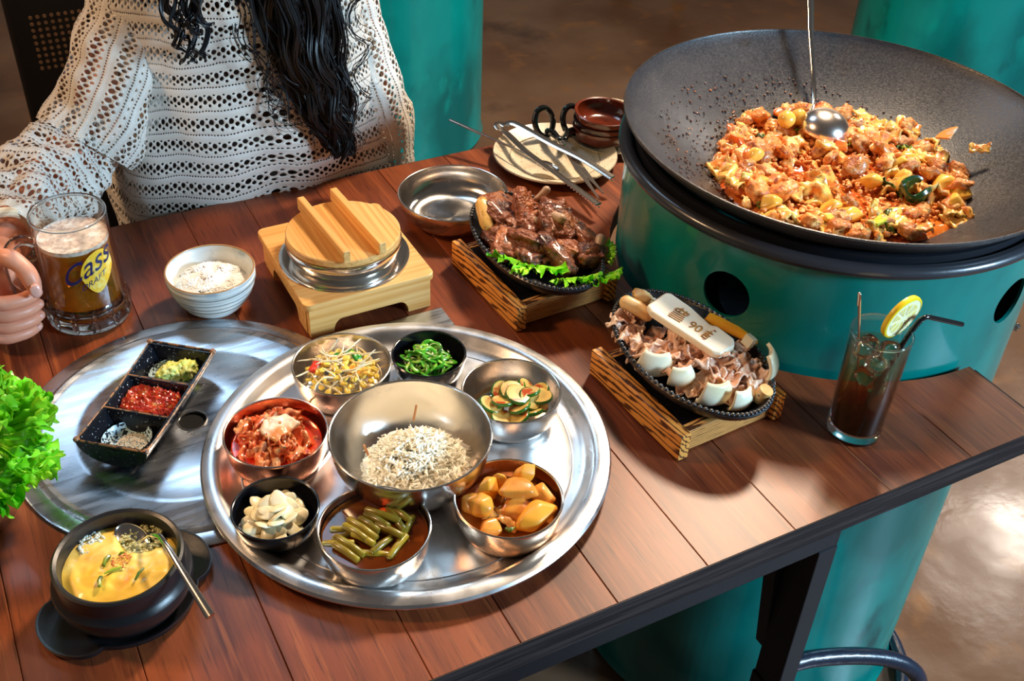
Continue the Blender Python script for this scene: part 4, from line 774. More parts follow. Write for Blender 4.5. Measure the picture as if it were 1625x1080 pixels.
# ---------------------------------------------------------------- beer mug
MC=Vector((-.2605,.389,T))
mg=thing('beer_mug','glass beer mug with a printed yellow and blue logo, held by the person','mug',MC)
pr=[(0,.0),(.040,0),(.0465,.002),(.0485,.006),(.0485,.012),(.0465,.015),(.0470,.020),(.0485,.026),(.0475,.034),(.0462,.040),(.0440,.110),(.0435,.143),(.0437,.1475),(.0425,.1495),(.0408,.1475),(.0405,.143),(.0405,.110),(.0420,.040),(.0410,.021),(.034,.0148),(0,.0148)]
obj('mug_glass',MB().lathe(pr,96),wallglass,mg)
flu=MB()
for i in range(12):
    a=2*PI*i/12; flu.cap_tube([(.0468*cos(a),.0468*sin(a),.008),(.0478*cos(a),.0478*sin(a),.022),(.0462*cos(a),.0462*sin(a),.033)],[.0035,.004,.0025],10)
obj('mug_rim',MB().lathe([(.0422+.0019*cos(a),.1475+.0021*sin(a)) for a in [2*PI*i/12 for i in range(13)]],96),glass,mg,label='thick clear glass rim')
obj('mug_foot',MB().lathe([(0,.0003),(.040,.0003),(.0465,.002),(.0492,.006),(.0492,.012),(.0475,.016),(.0485,.024),(.0480,.033),(.0455,.037),(.0430,.030),(.040,.0200),(.034,.0146),(0,.0146)],96),glass,mg,label='thick clear glass foot')
obj('base_flutes',flu,glass,mg,label='bulging glass ribs around the foot')
hd=[(-.043,0,.118),(-.055,0,.124),(-.068,-.001,.120),(-.0745,-.002,.105),(-.0745,-.002,.075),(-.071,-.001,.045),(-.062,0,.030),(-.046,0,.030)]
def smooth_path(P,n=6):
    P=[Vector(p) for p in P]; out=[]
    for i in range(len(P)-1):
        p0,p1,p2,p3=P[max(i-1,0)],P[i],P[i+1],P[min(i+2,len(P)-1)]
        for k in range(n):
            t=k/n; out.append(.5*((2*p1)+(p2-p0)*t+(2*p0-5*p1+4*p2-p3)*t*t+(3*p1-p0-3*p2+p3)*t**3))
    return out+[P[-1]]
obj('mug_handle',MB().tube(smooth_path(hd),.0062,14,flat=1.0),glass,mg)
beer=D.materials.new('beer'); beer.use_nodes=True; b=beer.node_tree.nodes['Principled BSDF']; b.inputs['Base Color'].default_value=(.92,.50,.06,1); b.inputs['Transmission Weight'].default_value=.9; b.inputs['IOR'].default_value=1.33; b.inputs['Roughness'].default_value=.03
beer=thin('beer',(.86,.50,.12),1.33,.20,(1,.50,.04))
obj('beer',MB().lathe([(0,.0150),(.034,.0150),(.0405,.0205),(.0413,.0305),(.0418,.040),(.0406,.100),(.0406,.1115),(0,.1115)],64),beer,mg,label='amber beer')
foam=mat('beer_foam',(.80,.66,.56),.6,noise=[(180,4,.45,.6,(.55,.42,.36)),(60,3,.55,.65,(.93,.88,.84))],bump=(200,.5,.001))
obj('foam',MB().lathe([(0,.1116),(.0402,.1116),(.0402,.117),(.0385,.1150),(.025,.1138),(0,.1142)],64),foam,mg)
def wrap(me,Rr,ang,z0):
    for v in me.vertices:
        x,y,z=v.co; a=ang+x/Rr; v.co=((Rr+z)*cos(a),(Rr+z)*sin(a),z0+y)
    return me
A0=math.radians(-80); RB=.0458
yl=mat('logo_yellow',(.93,.55,.03),.4,noise=[(120,3,.5,.62,(.96,.74,.20))],vary=1); bl=mat('logo_blue',(.004,.008,.09),.4)
sh=MB(); 
def blob(u,v):
    a=2*PI*u; r=v; x=.0215*r*cos(a); y=.028*r*sin(a)
    if y<0: x*=1-.35*(-y/.025)
    return (x+.004+y*.15,y,0)
sh.grid(blob,40,8); q=wrap(sh.me('shield'),RB-.0001,A0+.10,.087); obj('logo_patch',q,yl,mg,label='yellow shield-shaped print')
for s,z,w,nm in (('Cass',.0960,.0330,'logo_lettering'),('DRAFT',.0760,.0105,'logo_lettering')):
    me=flat_text(s,w,None,None,None,None,None,.0001,.25,1.0)
    bm=bmesh.new(); bm.from_mesh(me); bmesh.ops.triangulate(bm,faces=bm.faces); bmesh.ops.subdivide_edges(bm,edges=[e for e in bm.edges if e.calc_length()>.003],cuts=2); bm.to_mesh(me); bm.free()
    for v in me.vertices: v.co.y*=(1.15 if s=='Cass' else 1); v.co.y+=v.co.x*.42
    if s=='Cass':
        bm=bmesh.new(); bm.from_mesh(me)
        bm.normal_update(); base=[v.co.copy() for v in bm.verts]
        for v in bm.verts:
            if abs(v.normal.z)<.999 or True:
                nx=Vector((v.normal.x,v.normal.y,0)); v.co+=nx.normalized()*.00075 if nx.length>.1 else Vector()
        bm.to_mesh(me); bm.free()
    wrap(me,RB,A0-(.06 if s=='Cass' else -.02),z); obj(nm,me,bl,mg)
# ---------------------------------------------------------------- iced drink
GC=Vector((.4669,-.1895,T))
gt=thing('iced_drink','tall glass of dark iced tea with lemon at the right of the table','drink',GC)
gp_=[(0,0),(.0270,0),(.0292,.002),(.0297,.006),(.0315,.060),(.0333,.1395),(.0333,.1410),(.0325,.1420),(.0318,.1410),(.0300,.060),(.0280,.016),(.022,.0125),(0,.012)]
obj('glass_wall',MB().lathe(gp_,96),wallglass,gt)
tea=D.materials.new('iced_tea'); tea.use_nodes=True; nt=tea.node_tree; b=nt.nodes['Principled BSDF']; b.inputs['Transmission Weight'].default_value=.93; b.inputs['IOR'].default_value=1.33; b.inputs['Roughness'].default_value=.02
tc=nt.nodes.new('ShaderNodeTexCoord'); sx=nt.nodes.new('ShaderNodeSeparateXYZ'); rp=nt.nodes.new('ShaderNodeValToRGB'); nt.links.new(tc.outputs['Object'],sx.inputs[0]); mr=nt.nodes.new('ShaderNodeMapRange'); mr.inputs[1].default_value=.012; mr.inputs[2].default_value=.12; nt.links.new(sx.outputs[2],mr.inputs[0]); nt.links.new(mr.outputs[0],rp.inputs[0]); nt.links.new(rp.outputs[0],b.inputs['Base Color'])
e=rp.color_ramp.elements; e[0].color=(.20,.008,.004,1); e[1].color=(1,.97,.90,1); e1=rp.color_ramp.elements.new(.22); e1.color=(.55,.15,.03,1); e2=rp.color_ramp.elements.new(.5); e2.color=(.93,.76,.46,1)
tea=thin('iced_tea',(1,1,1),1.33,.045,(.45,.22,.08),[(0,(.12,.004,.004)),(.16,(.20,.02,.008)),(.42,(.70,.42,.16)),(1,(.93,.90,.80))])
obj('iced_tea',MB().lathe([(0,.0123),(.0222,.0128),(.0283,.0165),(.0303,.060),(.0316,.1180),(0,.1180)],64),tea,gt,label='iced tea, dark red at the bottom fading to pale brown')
ice=D.materials.new('ice'); ice.use_nodes=True; b=ice.node_tree.nodes['Principled BSDF']; b.inputs['Transmission Weight'].default_value=1; b.inputs['IOR'].default_value=1.31; b.inputs['Roughness'].default_value=.04; b.inputs['Base Color'].default_value=(.95,.92,.85,1)
for i,(x,y,z) in enumerate([(-.012,.008,.116),(.013,-.006,.117),(.004,.016,.112),(-.010,-.012,.110),(.010,.006,.096),(-.008,.0,.085),(.006,-.008,.070)]):
    obj('ice_cube',ico(950+i,(.0105,.0095,.009),.12,1.6,3,.4),ice,gt,(x,y,z),(i,i*2,i))
lm=thing('lemon_slice','round lemon slice perched on the rim of the iced drink','lemon',GC+Vector((.0210,-.0010,.1560)),rot=Vector((.112,-.98,-.131)).to_track_quat('Z','Y').to_euler())
rl=.0265
obj('rind',MB().lathe([(rl-.0022,-.0036),(rl,-.0028),(rl+.0006,0),(rl,.0028),(rl-.0022,.0036),(rl-.0022,-.0036)],64),mat('lemon_rind',(.96,.66,.01),.35,bump=(300,.3,.0004)),lm)
obj('pith',MB().lathe([(0,-.0030),(rl-.0022,-.0032),(rl-.0022,.0032),(0,.0030)],48),mat('lemon_pith',(.95,.88,.55),.5,sss=.1),lm)
sgm=mat('lemon_flesh',(.95,.80,.22),.15,coat=.5,noise=[(200,2,.5,.6,(.97,.90,.50))])
for i in range(9):
    a=2*PI*i/9; q=[( (.0195*cos(a+d) if k else .004*cos(a)),(.0195*sin(a+d) if k else .004*sin(a))) for k,d in((0,0),(1,-.27),(1,-.09),(1,.09),(1,.27))]
    obj('segment',poly_prism(q,-.0036,.0036,MB()),sgm,lm,mods=[('bevel',.0006)],smooth=False)
stw=thing('drinking_straw','bent black straw in the iced drink','straw',GC)
obj('straw_tube',MB().tube(smooth_path([(-.004,-.004,.020),(.010,-.007,.070),(.0265,-.0100,.128),(.034,-.0115,.1475),(.038,-.012,.1535),(.046,-.013,.1560),(.0600,-.0140,.1500),(.1000,-.0190,.1330)],5),.0028,12,cap=False),blackplastic,stw)
fx=MB()
for k in range(5): p=Vector((.032+.002*k,-.0113,.1425+.0026*k)); fx.lathe([(.0030,-.0006),(.0036,0),(.0030,.0006)],12,c=tuple(p))
obj('flex_rings',fx,blackplastic,stw)
sr=thing('stirrer','thin steel stirrer standing at the left inside the iced drink','stirrer',GC)
obj('stirrer_rod',MB().tube([(.004,.006,.020),(-.020,.006,.115),(-.034,.006,.165),(-.0420,.006,.193)],[.0012,.0013,.0014,.0016],8),steel_plain,sr); obj('stirrer_paddle',MB().cap_tube([(-.0415,.006,.186),(-.0440,.006,.200)],[.0022,.0026],10,flat=.5),steel_plain,sr)
obj('glass_rim',MB().lathe([(.0326+.0011*cos(a),.1410+.0013*sin(a)) for a in [2*PI*i/12 for i in range(13)]],96),glass,gt,label='clear glass rim')
obj('glass_foot',MB().lathe([(0,.0003),(.0270,.0003),(.0295,.002),(.0300,.006),(.0302,.015),(.0285,.016),(.022,.0123),(0,.0118)],96),glass,gt,label='thick clear glass foot')
# ---------------------------------------------------------------- plate of tools
PL=Vector((.4600,.4930,T))
t=thing('cream_plate','round cream plate with speckled rim holding tongs, scissors and a spoon','plate',PL)
obj('plate_body',MB().lathe([(0,.002),(.058,.002),(.060,0),(.064,0),(.068,.003),(.094,.014),(.0965,.0165),(.0955,.0185),(.090,.0165),(.066,.0068),(.062,.0060),(0,.0060)],96),cream,t)
obj('well_ring',MB().lathe([(.070+.0008*cos(a),.0088+.0006*sin(a)) for a in [2*PI*i/6 for i in range(7)]],96),mat('plate_ring',(.42,.34,.22),.4),t)
tg=thing('steel_tongs','long steel tongs with serrated ends lying open across the cream plate','tongs',(0,0,0))
steel_warm=mat('worn_steel',(.72,.64,.56),.18,1,bump=(60,.15,.0006))
def strap(name,path,w,th,parent,mt,up):
    """flat strip swept along a path: w wide along 'up', th thick"""
    return obj(name,MB().tube(path,[w]*len(path) if not hasattr(w,'__len__') else w,10,flat=th,up=up),mt,parent)
Bk=Vector((.4090,.566,.785))
armA=smooth_path([Bk+Vector((.004,.006,0)),Bk+Vector((.018,.000,.003)),(.4500,.490,.786),(.4720,.430,.784),(.4880,.372,.779)],6)
armB=smooth_path([Bk+Vector((-.008,.002,-.002)),Bk+Vector((-.002,-.014,-.004)),(.4080,.490,.780),(.4200,.410,.778),(.4350,.322,.774)],6)
strap('arm',armA,.0060,.22,tg,steel_warm,(0,0,1)); strap('arm',armB,.0060,.22,tg,steel_warm,(0,0,1))
obj('spring_bend',MB().tube(smooth_path([armB[0],Bk+Vector((-.007,.012,0)),Bk+Vector((0,.014,0)),armA[0]],6),.0060,10,flat=.22,up=(0,0,1)),steel_warm,tg)
for q,(a,b) in enumerate([(armA[-6],armA[-1]),(armB[-6],armB[-1])]):
    teeth=MB(); d=(b-a); u=d.normalized(); n_=Vector((u.y,-u.x,0))
    for k in range(12):
        c=a+d*(k/11); 
        for s in(-1,1): teeth.lathe([(0,-.0014),(.0016,0),(0,.0014)],5,c=tuple(c+n_*s*.0005+Vector((0,0,-.005))))
    obj('teeth',teeth,steel_warm,tg)
sc_=thing('scissors','kitchen scissors with black looped handles on the cream plate','scissors',(0,0,0))
Pv=Vector((.4720,.490,.780))
def loop(c,a,r1,r2): 
    return [c+Vector((cos(a)*cos(t_)*r1-sin(a)*sin(t_)*r2*.35,sin(a)*cos(t_)*r1+cos(a)*sin(t_)*r2*.35,.9*sin(t_)*r2)) for t_ in [2*PI*i/28 for i in range(29)]]
for c in (Vector((.476,.560,.784)),Vector((.520,.548,.784))):
    obj('handle_loop',MB().tube(loop(c,.05,.0165,.023),.0048,10,cap=False),blackplastic,sc_)
    obj('handle_shank',MB().cap_tube([c+Vector((0,-.014,-.010)),(c+Pv)/2+Vector((0,0,-.001)),Pv+(c-Pv)*.2],[.0055,.0060,.0045],10),blackplastic,sc_)
for e_ in (Vector((.4560,.345,.775)),Vector((.4430,.335,.774))):
    d=(e_-Pv).normalized(); n_=Vector((d.y,-d.x,0)); P_=[Pv-d*.01-n_*.005,Pv-d*.01+n_*.006,Pv+(e_-Pv)*.5+n_*.0075,e_+n_*.001,e_-n_*.001,Pv+(e_-Pv)*.5-n_*.003]
    m_=MB(); k=len(P_); m_.add([p+Vector((0,0,s)) for s in(-.0008,.0008) for p in P_],[tuple(range(k-1,-1,-1)),tuple(range(k,2*k))]+[(i,(i+1)%k,k+(i+1)%k,k+i) for i in range(k)]); obj('blade',m_,steel_warm,sc_,smooth=False)
obj('pivot_screw',MB().lathe([(0,0),(.005,0),(.0045,.0018),(0,.0022)],16),steel_plain,sc_,Pv+Vector((0,0,.001)))
ss=thing('soup_spoon','steel spoon on the cream plate, handle reaching left over the edge','spoon',(0,0,0))
obj('spoon_handle',MB().tube([(.3330,.606,.795),(.370,.545,.787),(.400,.497,.780),(.414,.472,.774)],[.0034,.0028,.0024,.0022],10,flat=.5),steel_warm,ss)
sb2=ico(4,(.012,.020,.005),0,1,3)
for v in sb2.vertices:
    if v.co.z>0: v.co.z*=-.72
obj('spoon_bowl',sb2,steel_warm,ss,(.424,.452,.772),(.1,0,.5))
# stacked bowls behind the drum
sk=Vector((.5560,.513,T))
t=thing('stacked_plate','cream plate at the bottom of the bowl stack beside the drum','plate',(.5750,.5150,T)); obj('plate_body',MB().lathe([(0,.0),(.040,0),(.062,.010),(.064,.013),(.060,.012),(.040,.004),(0,.004)],64),cream,t)
for i,(z,lb) in enumerate([(.006,'brown lacquered bowl, lowest of the stack beside the drum'),(.018,'brown lacquered bowl, middle of the stack beside the drum'),(.032,'glossy red-brown bowl on top of the stack beside the drum')]):
    t=thing('lacquer_bowl',lb,'bowl',sk+Vector((0,0,z)),group='brown bowls stacked beside the drum',rot=(.05*(i-1),.04,0))
    obj('bowl_body',MB().lathe(bowl_prof(.046,.026,.022,th=.003,belly=.8,lip=.003),64),browngl,t)
t=thing('white_dish','cream-white dish behind the stacked brown bowls','plate',(.6050,.5650,T)); obj('plate_body',MB().lathe([(0,.0),(.030,0),(.050,.022),(.050,.024),(.047,.023),(.028,.004),(0,.004)],64),cream,t)
# ---------------------------------------------------------------- hose and background chairs
hs=smooth_path([(.374,-.240,.405),(.45,-.240,.395),(.545,-.262,.372),(.600,-.285,.345),(.622,-.300,.30),(.63,-.305,.20),(.64,-.30,.08),(.70,-.25,.013),(.85,-.12,.012),(.9,.1,.012)],8)
h=obj('gas_hose',MB().tube(hs,.0115,14),mat('hose_rubber',(.015,.022,.040),.32,coat=.3,bump=(60,.6,.002)),label='dark blue-black rubber hose curving from the table leg down beside the drum',category='hose')
def chair(label,loc,rz):
    t=thing('dining_chair',label,'chair',loc,rz)
    dk=mat('black_vinyl',(.010,.009,.009),.5); dw=mat('dark_wood',(.045,.022,.012),.45)
    obj('seat',MB().box((0,0,.45),(.44,.42,.05)),dk,t,smooth=False,mods=[('bevel',.012,3)])
    bk=obj('backrest',MB().box((0,.20,.72),(.44,.02,.44)),dk,t,smooth=False,mods=[('bevel',.005)])
    for x in(-.19,.19):
        for y in(-.18,.18): obj('leg',MB().box((x,y,.215),(.04,.04,.43)),dw,t,smooth=False,mods=[('bevel',.003)])
    st_=MB()
    for i in range(4):
        for j in range(5): st_.lathe([(0,-.001),(.006,-.0005),(.006,.0005),(0,.001)],12,c=(0,0,0)); k=len(st_.v)-26
    dots=MB()
    for i in range(4):
        for j in range(6):
            m=MB().lathe([(0,0),(.006,0),(.006,.001),(0,.001)],10); dots.add([( .03+i*.028+v[0],.1895-v[2],.86-j*.026+v[1]) for v in m.v],m.f)
    obj('perforations',dots,mat('dot_metal',(.30,.20,.12),.5),t,label='grid of small round perforations')
    return t
chair('dark chair at the top edge of the floor between the drums',(2.35,3.15,0),.3)
t=thing('dining_table','dark wood table with a black top far behind the person, top left','table',(-1.05,2.3,0)); obj('tabletop',MB().box((0,0,.73),(.9,1.2,.04)),blackmetal,t,smooth=False,mods=[('bevel',.004)])
for x in(-.4,.4):
    for y in(-.55,.55): obj('leg',MB().box((x,y,.355),(.06,.06,.71)),mat('table_leg_wood',(.10,.05,.03),.5),t,smooth=False,mods=[('bevel',.003)])
# ---------------------------------------------------------------- person
pe=thing('person','person in a cream open-knit sweater with long dark wavy hair, holding the beer mug','person',(.05,.72,0))
PO=Vector((.05,.72,0))
skin=mat('skin',(.74,.31,.19),.42,noise=[(30,3,.5,.7,(.80,.44,.32))],sss=.15,bump=(220,.15,.0005))
# body: overlapping tapered limbs fused by a voxel remesh, then fingers are added
bd=MB()
def W_(x,y,z): return Vector((x,y,z))-PO
bd.lathe([(0,-.22),(.10,-.20),(.125,-.12),(.115,-.02),(.125,.12),(.14,.22),(.12,.28),(.06,.325),(0,.33)],40,c=(0,.0,.78),a=1.15,b=.72)
bd.cap_tube([W_(.05,.72,1.06),W_(.05,.71,1.16),W_(.05,.69,1.24)],[.055,.048,.050],20)
for s in(-1,1): bd.cap_tube([W_(.05+s*.10,.72,.55),W_(.05+s*.12,.50,.56),W_(.05+s*.12,.36,.54)],[.080,.070,.055],20); bd.cap_tube([W_(.05+s*.12,.36,.54),W_(.05+s*.12,.37,.30),W_(.05+s*.12,.40,.10)],[.052,.046,.034],18); bd.cap_tube([W_(.05+s*.12,.42,.06),W_(.05+s*.12,.30,.04)],[.036,.028],14)
AR=[W_(-.05,.72,1.055),W_(-.115,.70,.95),W_(-.195,.660,.848),W_(-.285,.57,.825),W_(-.322,.475,.832),W_(-.347,.428,.832)]
bd.cap_tube(AR,[.050,.044,.038,.036,.028,.025],20)
AL=[W_(.17,.72,1.055),W_(.215,.71,.93),W_(.235,.705,.77),W_(.23,.68,.66),W_(.17,.54,.62),W_(.15,.50,.615)]
bd.cap_tube(AL,[.050,.044,.038,.034,.027,.022],20); bd.cap_tube([W_(.15,.50,.615),W_(.135,.43,.610)],[.026,.020],14)
# head
hm=ico(31,(.073,.092,.108),0,1,4)
for v in hm.vertices:
    c=v.co
    if c.z<-.02: c.x*=1-.35*(-c.z-.02)/.09; c.y=c.y*(1-.10*(-c.z-.02)/.09)-.006*(-c.z)/.1
HM=Matrix.Translation(W_(.05,.665,1.365))@Matrix.Rotation(.22,4,'X')
bd.add([HM@v.co for v in hm.vertices],[tuple(p.vertices) for p in hm.polygons])
def hpt(x,y,z): return HM@Vector((x,y,z))
bd.cap_tube([hpt(0,-.090,.012),hpt(0,-.102,-.012),hpt(0,-.104,-.026)],[.007,.009,.011],12)  # nose
bd.cap_tube([hpt(-.020,-.083,-.052),hpt(0,-.090,-.050),hpt(.020,-.083,-.052)],[.004,.006,.004],10)
bd.cap_tube([hpt(-.016,-.082,-.060),hpt(0,-.088,-.061),hpt(.016,-.082,-.060)],[.004,.006,.004],10)
for s in(-1,1): bd.cap_tube([hpt(s*.072,.005,.018),hpt(s*.078,.012,.0),hpt(s*.071,.004,-.022)],[.010,.012,.007],12); bd.cap_tube([hpt(s*.045,-.078,.022),hpt(s*.028,-.088,.024)],[.007,.007],10)
# palm
bd.cap_tube([W_(-.347,.428,.832),W_(-.362,.405,.815),W_(-.372,.392,.800)],[.025,.030,.030],18); bd.cap_tube([W_(-.350,.430,.838),W_(-.354,.408,.842),W_(-.362,.392,.828)],[.024,.021,.018],16); bd.cap_tube([W_(-.366,.400,.806),W_(-.374,.394,.784)],[.026,.024],16)
tmp=D.objects.new('tmp',bd.me('tmp')); COL.objects.link(tmp); m=tmp.modifiers.new('r','REMESH'); m.mode='VOXEL'; m.voxel_size=.0042; s_=tmp.modifiers.new('s','SMOOTH'); s_.factor=.5; s_.iterations=7
bpy.context.view_layer.update(); bmE=D.meshes.new_from_object(tmp.evaluated_get(bpy.context.evaluated_depsgraph_get())); D.objects.remove(tmp)
fb=MB(); fb.add([v.co.copy() for v in bmE.vertices],[tuple(p.vertices) for p in bmE.polygons])
nails=[]
for i,z in enumerate((.8180,.8015,.7855,.7710)):
    dx=(0,-.002,-.004,-.009)[i]
    P_=smooth_path([W_(-.378,.398,z+.004),W_(-.374+dx*.4,.368,z+.004),W_(-.355+dx,.3535,z+.001),W_(-.332+dx,.3545,z-.001),W_(-.315+dx,.365,z-.002)],5)
    rr=[.0102,.0101,.0098,.0098,.0098,.0100,.0100,.0096,.0092,.0090,.0090,.0091,.0090,.0086,.0084,.0084,.0084,.0083,.0080,.0074,.0066]
    fb.cap_tube(P_,[r*(1,1,.97,.88)[i] for r in rr],16)
    nails.append((P_[-1],(P_[-1]-P_[-4]).normalized()))
TH=smooth_path([W_(-.362,.415,.822),W_(-.350,.396,.850),W_(-.334,.376,.862),W_(-.3210,.3600,.852),W_(-.3165,.3500,.833)],5)
fb.cap_tube(TH,[.0150,.0148,.0142,.0134,.0124,.0118,.0114,.0112,.0112,.0112,.0112,.0110,.0106,.0102,.0102,.0104,.0106,.0106,.0102,.0096,.0084],16)
body=obj('body',fb.me('body'),skin,pe)
nm=mat('nail',(.80,.42,.34),.22,coat=.3)
nl=ico(5,(.0068,.0022,.0088),0,1,2); o=obj('thumbnail',nl,nm,pe,W_(-.3165,.3405,.8340),(-.25,0,.05))
for p,d in nails: obj('fingernail',ico(6,(.0046,.0016,.0042),0,1,2),nm,pe,p+Vector((.0012,-.0060,.001)),(0,.0,.65))
obj('ring',MB().tube(loop_:=[W_(-.366,.356,.818)+Vector((.004*cos(t_),.0108*sin(t_)*.5,.0108*cos(t_-PI/2))) for t_ in []] or [W_(-.3635+.0045*cos(t_)*.6,.3570+.0100*cos(t_),.8215+.0108*sin(t_)) for t_ in [2*PI*i/24 for i in range(25)]],.0009,8,cap=False),steel_plain,pe)
for s in(-1,1): 
    obj('eye',ico(7,(.012,.009,.006),0,1,2),mat('eye_white',(.85,.83,.8),.1),pe,hpt(s*.030,-.083,.008)); obj('iris',ico(8,(.005,.003,.005),0,1,2),mat('iris',(.03,.015,.01),.1),pe,hpt(s*.030,-.0905,.007))
obj('lips',MB().cap_tube([hpt(-.020,-.087,-.054),hpt(0,-.096,-.0545),hpt(.020,-.087,-.054)],[.002,.004,.002],8),mat('lips',(.55,.16,.14),.35),pe)
# trousers
obj('trousers',MB().cap_tube([W_(-.05,.74,.55),W_(-.07,.50,.57),W_(-.07,.345,.545),W_(-.07,.36,.30),W_(-.07,.39,.12)],[.095,.082,.068,.058,.046],20).cap_tube([W_(.15,.74,.55),W_(.17,.50,.57),W_(.17,.345,.545),W_(.17,.36,.30),W_(.17,.39,.12)],[.095,.082,.068,.058,.046],20),mat('dark_trousers',(.02,.02,.03),.8),pe)
# black top worn under the sweater
obj('undershirt',MB().lathe([(.165,-.16),(.172,-.05),(.160,.10),(.155,.22),(.12,.285),(.075,.31)],48,c=(0,.0,.80),a=1.02,b=.70),mat('undershirt',(.035,.018,.012),.8),pe,label='dark top showing through the knit')
# sweater with open-work bands; u,v in metres
def knit():
    m=D.materials.new('open_knit'); m.use_nodes=True; nt=m.node_tree; N=nt.nodes; L=nt.links; b=N['Principled BSDF']; b.inputs['Roughness'].default_value=.75; b.inputs['Sheen Weight'].default_value=.15
    uv=N.new('ShaderNodeUVMap'); s=N.new('ShaderNodeSeparateXYZ'); L.new(uv.outputs[0],s.inputs[0])
    def mth(op,a,b_=None,c=None):
        n=N.new('ShaderNodeMath'); n.operation=op
        for i,x in enumerate((a,b_,c)):
            if x is None: continue
            if isinstance(x,(int,float)): n.inputs[i].default_value=x
            else: L.new(x,n.inputs[i])
        return n.outputs[0]
    nz=N.new('ShaderNodeTexNoise'); nz.inputs['Scale'].default_value=90; L.new(uv.outputs[0],nz.inputs['Vector']); jit=mth('MULTIPLY',mth('SUBTRACT',nz.outputs[0],.5),.0028)
    U=mth('ADD',s.outputs[0],jit); V=mth('ADD',s.outputs[1],jit)
    PV=.0345; v=mth('MULTIPLY',mth('FRACT',mth('DIVIDE',V,PV)),PV)
    PUu=.0128; hole=None
    for off,vy,ru,rv in((0,.0240,.0032,.0040),(.5,.0185,.0024,.0030),(0,.0137,.0019,.0022),(.5,.0285,.0016,.0014)):
        u=mth('MULTIPLY',mth('SUBTRACT',mth('FRACT',mth('ADD',mth('DIVIDE',U,PUu),off)),.5),PUu)
        a=mth('POWER',mth('ABSOLUTE',mth('DIVIDE',u,ru)),2); c=mth('POWER',mth('ABSOLUTE',mth('DIVIDE',mth('SUBTRACT',v,vy),rv)),2)
        h=mth('ADD',a,c); hole=h if hole is None else mth('MINIMUM',hole,h)
    # tiny dotted line in the rib between the bands
    u=mth('MULTIPLY',mth('SUBTRACT',mth('FRACT',mth('DIVIDE',U,.0042)),.5),.0042); h=mth('ADD',mth('POWER',mth('ABSOLUTE',mth('DIVIDE',u,.0011)),2),mth('POWER',mth('ABSOLUTE',mth('DIVIDE',mth('SUBTRACT',v,.0060),.0011)),2)); hole=mth('MINIMUM',hole,h)
    mask=mth('GREATER_THAN',hole,1.0)
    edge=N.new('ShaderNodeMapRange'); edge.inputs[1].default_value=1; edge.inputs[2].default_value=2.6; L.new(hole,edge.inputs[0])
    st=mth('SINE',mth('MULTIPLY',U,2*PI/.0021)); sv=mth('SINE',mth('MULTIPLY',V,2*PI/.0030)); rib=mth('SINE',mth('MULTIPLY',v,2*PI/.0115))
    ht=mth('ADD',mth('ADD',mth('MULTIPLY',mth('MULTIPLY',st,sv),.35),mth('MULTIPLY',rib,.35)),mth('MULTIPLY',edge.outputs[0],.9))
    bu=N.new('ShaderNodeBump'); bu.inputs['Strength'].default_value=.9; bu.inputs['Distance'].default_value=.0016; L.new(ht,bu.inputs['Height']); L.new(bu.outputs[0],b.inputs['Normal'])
    mx=N.new('ShaderNodeMixRGB'); mx.inputs[1].default_value=(.66,.54,.40,1); mx.inputs[2].default_value=(.96,.90,.80,1); r=N.new('ShaderNodeMapRange'); r.inputs[1].default_value=-.6; r.inputs[2].default_value=.9; L.new(ht,r.inputs[0]); L.new(r.outputs[0],mx.inputs[0]); L.new(mx.outputs[0],b.inputs['Base Color'])  # crevice shade put into the yarn colour, darker where the knit relief is low
    tr=N.new('ShaderNodeBsdfTransparent'); ms_=N.new('ShaderNodeMixShader'); L.new(mask,ms_.inputs[0]); L.new(tr.outputs[0],ms_.inputs[1]); L.new(b.outputs[0],ms_.inputs[2]); L.new(ms_.outputs[0],N['Material Output'].inputs[0])
    return m
kn=knit(); SV=[];SF=[];SU=[]
def loft(secs,nu,uvfn):
    """secs: list of rings of nu+1 points (closed, seam duplicated)"""
    o=len(SV)
    for j,s in enumerate(secs):
        for i,p in enumerate(s): SV.append(p); SU.append(uvfn(i,j,p))
    for j in range(len(secs)-1):
        for i in range(nu): a=o+j*(nu+1)+i; SF.append((a,a+1,a+nu+2,a+nu+1))
def fold(p,s,amp): return amp*noise.fractal(Vector(p)*s,.8,2,3)
nu=120; zs=[.54+i*(1.17-.54)/60 for i in range(61)]
def interp(tab,z):
    for (a,*A),(b,*B) in zip(tab,tab[1:]):
        if z<=b: t=(z-a)/(b-a); t=max(0,t); t=t*t*(3-2*t); return [x+(y-x)*t for x,y in zip(A,B)]
    return list(tab[-1][1:])
tab=[(.54,.050,.225,.150,.70),(.72,.052,.228,.135,.715),(.85,.048,.205,.150,.72),(1.0,.045,.190,.150,.725),(1.08,.045,.170,.125,.725),(1.17,.050,.080,.070,.72)]
secs=[]
for z in zs:
    cx,hw,hd_,cy=interp(tab,z); ring=[]
    for i in range(nu+1):
        a=2*PI*(i%nu)/nu-PI/2; ca,sa=cos(a),sin(a); e=.80
        x=cx+hw*math.copysign(abs(ca)**e,ca); y=cy+hd_*math.copysign(abs(sa)**e,sa)
        p=Vector((x,y,z)); k=1+fold((x,y*1.3,z*.45),9,.06)+ .02*sin(x*55+z*4)*(1 if z<.9 else .5); p=Vector((cx+(x-cx)*k,cy+(y-cy)*k,z+fold((x,y,z),7,.010)))
        ring.append(p-PO)
    secs.append(ring)
loft(secs,nu,lambda i,j,p:((i/nu-.0)*1.28,zs[j]*1.05))
